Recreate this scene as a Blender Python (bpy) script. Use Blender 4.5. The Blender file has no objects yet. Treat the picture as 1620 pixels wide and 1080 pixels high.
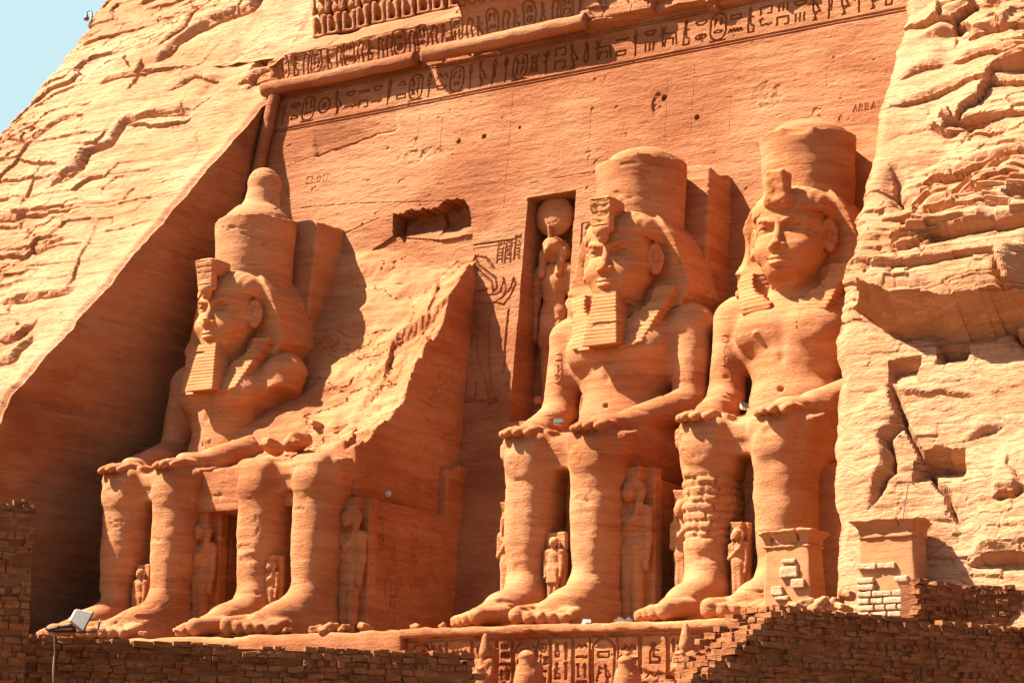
import bpy, math, random, time
import numpy as np
T0 = time.time()
S = bpy.context.scene
COL = S.collection
random.seed(7)

# ------------------------------------------------------------ camera
CAM = dict(x=43.147, y=-70.514, z=-5.379, yaw=31.897, pitch=12.375, roll=0.882, f=3198.148)
_y, _p, _r = [math.radians(CAM[k]) for k in ('yaw', 'pitch', 'roll')]
FW = np.array([-math.sin(_y)*math.cos(_p), math.cos(_y)*math.cos(_p), math.sin(_p)])
RT = np.array([math.cos(_y), math.sin(_y), 0.0]); UP = np.cross(RT, FW)
R_ = RT*math.cos(_r)+UP*math.sin(_r); U_ = -RT*math.sin(_r)+UP*math.cos(_r)
CP = np.array([CAM['x'], CAM['y'], CAM['z']])
from mathutils import Matrix, Vector
cd = bpy.data.cameras.new('camera'); cam = bpy.data.objects.new('camera', cd); COL.objects.link(cam)
m = Matrix([[R_[0], U_[0], -FW[0], CP[0]], [R_[1], U_[1], -FW[1], CP[1]], [R_[2], U_[2], -FW[2], CP[2]], [0, 0, 0, 1]])
cam.matrix_world = m
cd.sensor_fit = 'HORIZONTAL'; cd.sensor_width = 36; cd.lens = CAM['f']*36/1620
cd.clip_start = .5; cd.clip_end = 3000
S.camera = cam

def ray(u, v): return FW+R_*(u-810)/CAM['f']-U_*(v-540)/CAM['f']
def onx(u, v, x): d = ray(u, v); return CP+d*(x-CP[0])/d[0]
def ony(u, v, y): d = ray(u, v); return CP+d*(y-CP[1])/d[1]
FY0, FB = -.398, .118                      # the facade leans back: y = FY0 + FB*z
def fy(z): return FY0+FB*z
def onf(u, v, off=0):
    d = ray(u, v); t = (FY0+off+FB*CP[2]-CP[1])/(d[1]-FB*d[2]); return CP+d*t
HK = .79                                   # slope of the rock face: y = 2.75 + HK*(z-27.6)
def onh(u, v, off=0):
    d = ray(u, v); t = ((2.75+off+HK*(CP[2]-27.6))-CP[1])/(d[1]-HK*d[2]); return CP+d*t
def at(u, v, D): return CP+ray(u, v)*D

# ------------------------------------------------------------ light
SUN_AZ, SUN_EL = 59.0, 52.0                # azimuth left of the facade's outward normal (-y), towards -x
az, el = math.radians(SUN_AZ), math.radians(SUN_EL)
sd = Vector((-math.sin(az)*math.cos(el), -math.cos(az)*math.cos(el), math.sin(el)))   # towards the sun
sl = bpy.data.lights.new('sun', 'SUN'); sl.energy = 5; sl.angle = math.radians(.5); sl.color = (1, .93, .85)
so = bpy.data.objects.new('sun', sl); COL.objects.link(so); so.rotation_euler = (-sd).to_track_quat('-Z', 'Y').to_euler()
so.location = (-60, -60, 90)
W = bpy.data.worlds.new('World'); S.world = W; W.use_nodes = True
nt = W.node_tree; bg = nt.nodes['Background']; sky = nt.nodes.new('ShaderNodeTexSky'); sky.sky_type = 'NISHITA'
sky.sun_disc = False; sky.sun_elevation = el; sky.sun_rotation = math.atan2(sd.x, sd.y)
sky.air_density = 1.0; sky.dust_density = 1.5; sky.ozone_density = 1.2
# the part of the sky behind the hill is bright and hazy
tcw = nt.nodes.new('ShaderNodeTexCoord'); sx = nt.nodes.new('ShaderNodeSeparateXYZ'); nt.links.new(tcw.outputs['Generated'], sx.inputs[0])
mr = nt.nodes.new('ShaderNodeMapRange'); mr.interpolation_type = 'SMOOTHSTEP'; mr.inputs[1].default_value = .15; mr.inputs[2].default_value = .55; nt.links.new(sx.outputs[1], mr.inputs[0])
mw = nt.nodes.new('ShaderNodeMix'); mw.data_type = 'RGBA'; nt.links.new(mr.outputs[0], mw.inputs[0]); nt.links.new(sky.outputs[0], mw.inputs[6])
mw.inputs[7].default_value = (3.1, 4.3, 4.6, 1)
nt.links.new(mw.outputs[2], bg.inputs[0]); bg.inputs[1].default_value = .05
S.view_settings.view_transform = 'Standard'; S.view_settings.look = 'None'; S.view_settings.gamma = 1
S.view_settings.exposure = 2.0
S.render.engine = 'CYCLES'

# ------------------------------------------------------------ object helpers
def tag(o, label=None, cat=None, group=None, kind=None):
    if label: o['label'] = label
    if cat: o['category'] = cat
    if group: o['group'] = group
    if kind: o['kind'] = kind
    return o
def empty(name, loc, label=None, cat=None, group=None, rz=0):
    o = bpy.data.objects.new(name, None); COL.objects.link(o); o.location = loc; o.rotation_euler.z = rz
    o.empty_display_size = .3
    return tag(o, label, cat, group)
def mesh_obj(name, V, F, mat=None, parent=None, smooth=False):
    """V (n,3), F: (m,4) or (m,3) int array, or list of such arrays"""
    V = np.asarray(V, np.float32); Fs = F if isinstance(F, list) else [F]
    Fs = [np.asarray(f, np.int32) for f in Fs if len(f)]
    me = bpy.data.meshes.new(name)
    me.vertices.add(len(V)); me.vertices.foreach_set('co', V.ravel())
    nl = sum(f.size for f in Fs); npoly = sum(len(f) for f in Fs)
    me.loops.add(nl); me.polygons.add(npoly)
    me.loops.foreach_set('vertex_index', np.concatenate([f.ravel() for f in Fs]))
    tot = np.concatenate([np.full(len(f), f.shape[1], np.int32) for f in Fs])
    st = np.concatenate([[0], np.cumsum(tot)[:-1]]).astype(np.int32)
    me.polygons.foreach_set('loop_start', st); me.polygons.foreach_set('loop_total', tot)
    me.polygons.foreach_set('use_smooth', np.full(npoly, smooth))
    me.update(calc_edges=True); me.validate()
    if mat: me.materials.append(mat)
    o = bpy.data.objects.new(name, me); COL.objects.link(o)
    if parent: o.parent = parent
    return o
def copy_tree(o, parent=None):
    c = o.copy(); COL.objects.link(c)
    if parent: c.parent = parent
    for k in list(ch for ch in ALLCH.get(o.name, [])): copy_tree(k, c)
    return c
ALLCH = {}
def reg(o):                                # remember children of a prototype
    ALLCH[o.name] = [c for c in bpy.data.objects if c.parent == o]
    for c in ALLCH[o.name]: reg(c)

def grid_faces(nr, nc, off=0, flip=False):
    i = np.arange(nr-1)[:, None]*nc+np.arange(nc-1)[None, :]+off
    q = np.stack([i, i+1, i+1+nc, i+nc], -1).reshape(-1, 4)
    return q[:, ::-1] if flip else q

# ------------------------------------------------------------ noise
def _h(ix, iy, iz, s):
    h = (ix*374761393+iy*668265263+iz*2147483647+s*974634777) & 0xffffffff
    h = ((h ^ (h >> 13))*1274126177) & 0xffffffff
    h = ((h ^ (h >> 16))*2246822519) & 0xffffffff
    return ((h ^ (h >> 15)) & 0xffffff).astype(np.float32)/16777215.
def vnoise(x, y, z, s=0):
    x, y, z = np.broadcast_arrays(x, y, z)
    fx, fy_, fz = np.floor(x), np.floor(y), np.floor(z)
    ix, iy, iz = fx.astype(np.int64), fy_.astype(np.int64), fz.astype(np.int64)
    a, b, c = (x-fx).astype(np.float32), (y-fy_).astype(np.float32), (z-fz).astype(np.float32)
    a = a*a*(3-2*a); b = b*b*(3-2*b); c = c*c*(3-2*c)
    r = 0
    for dx in (0, 1):
        for dy in (0, 1):
            for dz in (0, 1):
                w = (a if dx else 1-a)*(b if dy else 1-b)*(c if dz else 1-c)
                r = r+w*_h(ix+dx, iy+dy, iz+dz, s)
    return r*2-1
def fbm(x, y, z, o=4, s=0, g=.5):
    r = 0; a = 1; n = 0; f = 1
    for i in range(o):
        r = r+a*vnoise(x*f, y*f, z*f, s+i*17); n += a; a *= g; f *= 2.03
    return r/n
def cell(i, j, s=0): return _h(np.asarray(i, np.int64), np.asarray(j, np.int64), np.int64(3), s)
def sstep(a, b, x): t = np.clip((x-a)/(b-a), 0, 1); return t*t*(3-2*t)

# ------------------------------------------------------------ signed distance sculpting
class Sdf:
    def __init__(s, lo, hi, h):
        s.lo = np.array(lo, float); s.h = h
        s.n = np.ceil((np.array(hi)-s.lo)/h).astype(int)+1
        s.f = np.full(s.n, 9., np.float32)
    def win(s, c, r):
        a = np.maximum(0, np.floor((np.array(c)-r-s.lo)/s.h).astype(int)); b = np.minimum(s.n, np.ceil((np.array(c)+r-s.lo)/s.h).astype(int)+1)
        if np.any(b <= a): return None
        sl = tuple(slice(a[i], b[i]) for i in range(3))
        ax = [(s.lo[i]+s.h*np.arange(a[i], b[i])).astype(np.float32) for i in range(3)]
        return sl, ax[0][:, None, None], ax[1][None, :, None], ax[2][None, None, :]
    def op(s, c, r, fn, k=.1, mode='u'):
        w = s.win(c, np.array(r)+k+.35)
        if w is None: return s
        sl, X, Y, Z = w; d = fn(X, Y, Z); f = s.f[sl]
        if mode == 'u':
            if k > 0:
                hh = np.clip(.5+.5*(f-d)/k, 0, 1); s.f[sl] = f+(d-f)*hh-k*hh*(1-hh)
            else: s.f[sl] = np.minimum(f, d)
        elif mode == 's':
            d = -d
            if k > 0:
                hh = np.clip(.5-.5*(f-d)/k, 0, 1); s.f[sl] = f+(d-f)*hh+k*hh*(1-hh)
            else: s.f[sl] = np.maximum(f, d)
        elif mode == 'i': s.f[sl] = np.maximum(f, d)
        return s
    def ell(s, c, r, k=.1, mode='u', rot=None):
        r = np.array(r, float)*np.ones(3)
        def fn(X, Y, Z):
            x, y, z = X-c[0], Y-c[1], Z-c[2]
            if rot is not None: x, y, z = [rot[0][i]*x+rot[1][i]*y+rot[2][i]*z for i in range(3)]
            a = np.sqrt((x/r[0])**2+(y/r[1])**2+(z/r[2])**2)
            b = np.sqrt((x/r[0]**2)**2+(y/r[1]**2)**2+(z/r[2]**2)**2)+1e-6
            return a*(a-1)/b
        return s.op(c, [r.max()]*3 if rot is not None else r, fn, k, mode)
    def cap(s, a, b, ra, rb, k=.1, mode='u', sc=(1, 1, 1)):
        sc = np.array(sc, float); A = np.array(a, float)/sc; B = np.array(b, float)/sc; ba = B-A; l2 = ba@ba; ms = sc.min()
        c = (np.array(a)+np.array(b))/2; r = np.abs(np.array(b)-np.array(a))/2+max(ra, rb)*sc.max()
        def fn(X, Y, Z):
            x, y, z = X/sc[0]-A[0], Y/sc[1]-A[1], Z/sc[2]-A[2]
            t = np.clip((x*ba[0]+y*ba[1]+z*ba[2])/l2, 0, 1)
            return (np.sqrt((x-t*ba[0])**2+(y-t*ba[1])**2+(z-t*ba[2])**2)-(ra+(rb-ra)*t))*ms
        return s.op(c, r, fn, k, mode)
    def box(s, lo, hi, rd=.1, k=.1, mode='u', shear=None, taper=None):
        lo = np.array(lo, float); hi = np.array(hi, float); c = (lo+hi)/2; hb = (hi-lo)/2
        ex = np.zeros(3)
        if shear: ex[0] = abs(shear[0])*hb[2]; ex[1] = abs(shear[1])*hb[2]
        if taper: ex[:2] += hb[:2]*abs(taper)
        def fn(X, Y, Z):
            z = Z-c[2]
            x, y = X-c[0], Y-c[1]
            if shear: x = x-shear[0]*z; y = y-shear[1]*z
            q = 1.
            if taper: q = 1+taper*z/hb[2]
            dx = np.abs(x)-hb[0]*q+rd; dy = np.abs(y)-hb[1]*q+rd; dz = np.abs(z)-hb[2]+rd
            return np.sqrt(np.maximum(dx, 0)**2+np.maximum(dy, 0)**2+np.maximum(dz, 0)**2)+np.minimum(np.maximum(np.maximum(dx, dy), dz), 0)-rd
        return s.op(c, hb+ex, fn, k, mode)
    def fn(s, lo, hi, f, k=0, mode='u'):
        lo = np.array(lo, float); hi = np.array(hi, float); return s.op((lo+hi)/2, (hi-lo)/2, f, k, mode)
    def rough(s, amp, fr, o=3, seed=0):
        """add noise to the field near the surface"""
        idx = np.nonzero(np.abs(s.f) < amp*2+s.h*2)
        P = [s.lo[i]+idx[i]*s.h for i in range(3)]
        s.f[idx] += (amp*fbm(P[0]*fr[0], P[1]*fr[1], P[2]*fr[2], o, seed)).astype(np.float32)
        return s
    def mesh(s):
        f = s.f; f[0] = 9; f[-1] = 9; f[:, 0] = 9; f[:, -1] = 9; f[:, :, 0] = 9; f[:, :, -1] = 9
        ins = f < 0; n = s.n-1
        cs = np.zeros(n, np.int8)
        for dx in (0, 1):
            for dy in (0, 1):
                for dz in (0, 1): cs += ins[dx:n[0]+dx, dy:n[1]+dy, dz:n[2]+dz]
        act = (cs > 0) & (cs < 8); ids = np.full(n, -1, np.int64); c = np.argwhere(act); ids[act] = np.arange(len(c))
        P = np.zeros((len(c), 3)); cnt = np.zeros(len(c))
        for ax in range(3):
            o1, o2 = [a for a in range(3) if a != ax]
            for u in (0, 1):
                for v in (0, 1):
                    p = c.copy(); p[:, o1] += u; p[:, o2] += v; q = p.copy(); q[:, ax] += 1
                    fa = f[p[:, 0], p[:, 1], p[:, 2]]; fb = f[q[:, 0], q[:, 1], q[:, 2]]
                    m_ = (fa < 0) != (fb < 0); t = np.where(m_, fa/np.where(m_, fa-fb, 1), 0)
                    X = p.astype(float); X[:, ax] += t; P[m_] += X[m_]; cnt[m_] += 1
        V = s.lo+s.h*(P/cnt[:, None])
        Fq = []
        for ax in range(3):
            o1, o2 = [(1, 2), (2, 0), (0, 1)][ax]
            a = ins; sh = [slice(1, n[i]) for i in range(3)]; sh[ax] = slice(0, n[ax])
            s2 = list(sh); s2[ax] = slice(1, n[ax]+1)
            A = a[tuple(sh)]; B = a[tuple(s2)]
            e = np.argwhere(A != B)
            if not len(e): continue
            base = np.array([1, 1, 1]); base[ax] = 0; e = e+base
            sgn = a[e[:, 0], e[:, 1], e[:, 2]]
            def idc(d1, d2):
                g = e.copy(); g[:, o1] -= d1; g[:, o2] -= d2; return ids[g[:, 0], g[:, 1], g[:, 2]]
            q = np.stack([idc(0, 0), idc(1, 0), idc(1, 1), idc(0, 1)], -1)
            q[~sgn] = q[~sgn][:, ::-1]; Fq.append(q)
        F = np.concatenate(Fq); F = F[(F >= 0).all(1)]
        a_, b_, c_ = V[F[:, 0]], V[F[:, 1]], V[F[:, 2]]
        if np.einsum('ij,ij->i', a_-V.mean(0), np.cross(b_-a_, c_-a_)).sum() < 0: F = F[:, ::-1].copy(); print('flip')
        return V, F
def normals(V, F):
    N = np.zeros_like(V); n = np.cross(V[F[:, 2]]-V[F[:, 0]], V[F[:, 3]]-V[F[:, 1]])
    for i in range(4):
        for a in range(3): N[:, a] += np.bincount(F[:, i], n[:, a], len(V))
    return N/(np.linalg.norm(N, axis=1)[:, None]+1e-9)
def stone(V, F, off=(0, 0, 0), a=.03, seed=0, strata=.014):
    """weather a carved surface: soft dents plus thin bedding ridges"""
    N = normals(V, F); P = V+np.array(off)
    d = a*fbm(P[:, 0]*.9, P[:, 1]*.9, P[:, 2]*1.3, 4, seed)
    d += strata*fbm(P[:, 0]*.35, P[:, 1]*.35, P[:, 2]*5.5+.7*P[:, 0]*.25, 3, seed+9)
    ch = fbm(P[:, 0]*.8, P[:, 1]*.8, P[:, 2]*2.2, 3, seed+31)
    d -= .05*sstep(.42, .55, ch)
    ck = fbm(P[:, 0]*.3+3, P[:, 1]*.3, P[:, 2]*.8, 4, seed+51); mk = fbm(P[:, 0]*.25, P[:, 1]*.25+9, P[:, 2]*.3, 2, seed+57)
    d -= a*1.8*sstep(.018, .0, np.abs(ck))*sstep(.0, .15, mk)
    return V+N*d[:, None]

# ------------------------------------------------------------ carved strokes (relief and writing)
def seg_field(X, Z, segs, D):
    """segs: list of (x0,z0,x1,z1,width,depth); D grows (max) where a stroke passes"""
    for x0, z0, x1, z1, w, dp in segs:
        m_ = w*1.6
        i0, i1 = np.searchsorted(Z[:, 0], [min(z0, z1)-m_, max(z0, z1)+m_])
        if i1 <= i0: continue
        Xr = X[(i0+i1)//2]
        j0, j1 = np.searchsorted(Xr, [min(x0, x1)-m_*1.5, max(x0, x1)+m_*1.5])
        if j1 <= j0: continue
        x = X[i0:i1, j0:j1]-x0; z = Z[i0:i1, j0:j1]-z0; dx, dz = x1-x0, z1-z0; L = dx*dx+dz*dz+1e-9
        t = np.clip((x*dx+z*dz)/L, 0, 1); d = np.sqrt((x-t*dx)**2+(z-t*dz)**2)
        v = dp*sstep(w, w*.45, d)
        D[i0:i1, j0:j1] = np.maximum(D[i0:i1, j0:j1], v)
def circ(cx, cy, r, n=12, a0=0, a1=360, ry=None):
    ry = ry or r
    return [(cx+r*math.cos(math.radians(a0+(a1-a0)*i/n)), cy+ry*math.sin(math.radians(a0+(a1-a0)*i/n))) for i in range(n+1)]
G = dict(
 sun=[circ(.5, .5, .38), circ(.5, .5, .1, 6)], water=[[(i/8, .5+(.12 if i % 2 else -.12)) for i in range(9)]],
 reed=[[(.5, 0), (.5, .5), (.32, .75), (.45, 1), (.6, .8), (.5, .5)]], ankh=[circ(.5, .75, .16, 8), [(.5, .6), (.5, 0)], [(.25, .5), (.75, .5)]],
 bird=[[(.1, .95), (.2, 1), (.32, .92), (.3, .75), (.55, .6), (.95, .3), (.7, .32), (.4, .28), (.25, .45), (.25, .7), (.1, .88)], [(.45, .28), (.45, .03), (.3, .03)], [(.58, .3), (.58, .03), (.45, .03)]],
 snake=[[(.1, .9), (.15, .5), (.3, .4), (.5, .5), (.7, .4), (.9, .5)], [(.1, .9), (.28, .95)]],
 mouth=[circ(.5, .5, .42, 12, ry=.16)], bread=[circ(.5, .35, .3, 8, 0, 180), [(.2, .35), (.8, .35)]],
 house=[[(.1, .2), (.1, .8), (.9, .8), (.9, .2), (.65, .2)]], rect=[[(.15, .3), (.85, .3), (.85, .65), (.15, .65), (.15, .3)]],
 arm=[[(.05, .5), (.7, .5), (.7, .38), (.95, .5), (.95, .6)]], basket=[circ(.5, .7, .4, 8, 180, 360, ry=.35), [(.1, .7), (.9, .7)]],
 man=[circ(.45, .88, .1, 6), [(.42, .76), (.3, .55), (.3, .05), (.8, .05), (.8, .25), (.5, .35), (.48, .72)], [(.4, .65), (.75, .6)]],
 scarab=[circ(.5, .5, .2, 10, ry=.34), [(.3, .6), (.1, .85)], [(.7, .6), (.9, .85)], [(.3, .4), (.1, .15)], [(.7, .4), (.9, .15)], [(.3, .55), (.7, .55)]],
 was=[[(.5, 0), (.5, .85), (.3, .95), (.65, .98), (.5, .85)], [(.42, 0), (.5, .08), (.58, 0)]], feather=[[(.4, 0), (.4, .9), (.55, 1), (.68, .85), (.6, .3), (.4, .25)]],
 strokes=[[(.2, .2), (.2, .8)], [(.5, .2), (.5, .8)], [(.8, .2), (.8, .8)]], bull=[[(.05, .6), (.2, .75), (.3, .65), (.85, .65), (.95, .1)], [(.75, .1), (.75, .4), (.35, .4), (.3, .1)], [(.2, .6), (.2, .1)], [(.1, .95), (.2, .75), (.3, .95)]],
 jar=[circ(.5, .35, .22, 8), [(.42, .55), (.38, .9), (.62, .9), (.58, .55)]], eye=[circ(.5, .5, .4, 10, ry=.2), circ(.5, .5, .12, 6), [(.55, .3), (.65, .1)]],
 hill=[[(.05, .3), (.25, .7), (.5, .3), (.75, .7), (.95, .3)]], sedge=[[(.5, 0), (.5, .95)], [(.5, .6), (.2, .8)], [(.5, .6), (.8, .8)], [(.5, .35), (.25, .5)]],
 hoe=[[(.1, .1), (.5, .9), (.9, .75)], [(.3, .5), (.65, .55)]])
GT = ['reed', 'ankh', 'bird', 'was', 'feather', 'man', 'sedge', 'bird', 'hoe', 'reed', 'scarab', 'jar']
GF = ['water', 'mouth', 'bread', 'arm', 'basket', 'rect', 'snake', 'eye', 'hill', 'strokes', 'house', 'bread']
def glyph(name, x, z, w, h, lw, dp, out):
    for pl in G[name]:
        for (a, b), (c, d) in zip(pl[:-1], pl[1:]): out.append((x+a*w, z+b*h, x+c*w, z+d*h, lw, dp))
def box_seg(x0, z0, x1, z1, lw, dp, out):
    for a in ((x0, z0, x1, z0), (x1, z0, x1, z1), (x1, z1, x0, z1), (x0, z1, x0, z0)): out.append(a+(lw, dp))
def cartouche(x, z, w, h, lw, dp, out, rnd):
    pl = circ(x+w/2, z+h-w/2, w/2, 8, 0, 180)+circ(x+w/2, z+w/2, w/2, 8, 180, 360)+[(x+w, z+h-w/2)]
    for (a, b), (c, d) in zip(pl[:-1], pl[1:]): out.append((a, b, c, d, lw, dp))
    out.append((x, z-.02*h, x+w, z-.02*h, lw, dp))
    n = max(2, int((h-w*.5)/(w*.6))); zz = z+w*.25; st = (h-w*.5)/n
    for i in range(n):
        if rnd.random() < .45: glyph(rnd.choice(GF+['sun']), x+w*.18, zz+st*.08, w*.64, st*.84, lw*.8, dp, out)
        else:
            glyph(rnd.choice(GT), x+w*.14, zz+st*.05, w*.34, st*.9, lw*.8, dp, out); glyph(rnd.choice(GT), x+w*.52, zz+st*.05, w*.34, st*.9, lw*.8, dp, out)
        zz += st
def row_text(x0, x1, z0, h, lw, dp, out, rnd, cart=.12):
    x = x0
    while x < x1-h*.4:
        r = rnd.random()
        if r < cart: w = h*.52; cartouche(x, z0+.04*h, w, h*.92, lw, dp, out, rnd)
        elif r < .5: w = h*.36; glyph(rnd.choice(GT), x, z0+.05*h, w, h*.9, lw, dp, out)
        elif r < .62: w = h*.66; glyph('sun' if r < .56 else 'bull', x, z0+.12*h, w, h*.76, lw, dp, out)
        else:
            w = h*.46; glyph(rnd.choice(GF), x, z0+.52*h, w, h*.42, lw, dp, out); glyph(rnd.choice(GF), x, z0+.06*h, w, h*.42, lw, dp, out)
        x += w+h*.1
def col_text(x0, w, z0, z1, lw, dp, out, rnd, frame=True):
    if frame: out.append((x0, z0, x0, z1, lw, dp)); out.append((x0+w, z0, x0+w, z1, lw, dp))
    z = z1-w*.1
    while z > z0+w*.3:
        r = rnd.random()
        if r < .5: h = w*.5; glyph(rnd.choice(GF), x0+w*.16, z-h, w*.68, h*.9, lw, dp, out)
        elif r < .85:
            h = w*.72; glyph(rnd.choice(GT), x0+w*.1, z-h, w*.38, h*.92, lw, dp, out); glyph(rnd.choice(GT), x0+w*.52, z-h, w*.38, h*.92, lw, dp, out)
        else: h = w*.8; glyph(rnd.choice(['sun', 'bird', 'man', 'scarab']), x0+w*.15, z-h, w*.7, h*.9, lw, dp, out)
        z -= h+w*.08
def poly_seg(pts, lw, dp, out, closed=False):
    p = list(pts)+([pts[0]] if closed else [])
    for (a, b), (c, d) in zip(p[:-1], p[1:]): out.append((a, b, c, d, lw, dp))
LET = dict(A=[[(0, 0), (.5, 1), (1, 0)], [(.2, .4), (.8, .4)]], B=[[(0, 0), (0, 1), (.7, .9), (.7, .6), (0, .5), (.8, .4), (.8, .1), (0, 0)]], E=[[(1, 0), (0, 0), (0, 1), (1, 1)], [(0, .5), (.7, .5)]], L=[[(0, 1), (0, 0), (.8, 0)]], C=[[(1, .9), (.3, 1), (0, .5), (.3, 0), (1, .1)]], G=[[(1, .9), (.3, 1), (0, .5), (.3, 0), (1, .1), (1, .5), (.6, .5)]], R=[[(0, 0), (0, 1), (.8, .9), (.8, .6), (0, .5), (.9, 0)]], O=[circ(.5, .5, .5, 8)], S=[[(.9, .9), (.3, 1), (.1, .7), (.9, .3), (.6, 0), (0, .1)]], H=[[(0, 0), (0, 1)], [(1, 0), (1, 1)], [(0, .5), (1, .5)]], T=[[(0, 1), (1, 1)], [(.5, 1), (.5, 0)]], I=[[(.5, 0), (.5, 1)]], P=[[(0, 0), (0, 1), (.8, .9), (.8, .55), (0, .5)]], F=[[(0, 0), (0, 1), (.9, 1)], [(0, .5), (.7, .5)]])
LET['1'] = LET['I']; LET['8'] = [circ(.5, .25, .3, 6, ry=.25), circ(.5, .75, .25, 6, ry=.25)]; LET['9'] = [circ(.5, .7, .3, 6), [(.8, .7), (.6, 0)]]; LET['7'] = [[(0, 1), (.9, 1), (.3, 0)]]; LET['6'] = [circ(.5, .3, .3, 6), [(.2, .3), (.6, 1)]]
def scratch(txt, x, z, h, lw, dp, out):
    for ch in txt:
        for pl in LET.get(ch, []): poly_seg([(x+a*h*.55, z+b*h) for a, b in pl], lw, dp, out)
        x += h*.85
def panel(name, o, u, v, w, h, segs, res=.035, nz=.012, mat=None, parent=None, thick=.06, extra=None, seed=0):
    """carved stone sheet with a rim going back: o = lower left corner, u/v unit directions, outward normal = u x v"""
    o, u, v = [np.array(a, float) for a in (o, u, v)]; n = np.cross(u, v); n /= np.linalg.norm(n)
    nx, nz_ = int(w/res)+1, int(h/res)+1
    X, Z = np.meshgrid(np.linspace(0, w, nx), np.linspace(0, h, nz_)); D = np.zeros_like(X)
    seg_field(X, Z, segs, D)
    P = o+X[..., None]*u+Z[..., None]*v
    d = -D+nz*fbm(P[..., 0]*2, P[..., 1]*2, P[..., 2]*3, 3, seed+4)
    if extra is not None: d = d+extra(X, Z)
    P = P+d[..., None]*n
    V = P.reshape(-1, 3); F = [grid_faces(nz_, nx)]
    ring = np.concatenate([np.arange(nx), np.arange(1, nz_)*nx+nx-1, (nz_-1)*nx+np.arange(nx-2, -1, -1), np.arange(nz_-2, 0, -1)*nx])
    back = V[ring]-n*thick*1.0; k = len(V); V = np.concatenate([V, back]); nr = len(ring); i = np.arange(nr); j = (i+1) % nr
    F.append(np.stack([ring[i], k+i, k+j, ring[j]], -1))
    return mesh_obj(name, V, F, mat, parent, False)
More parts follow.
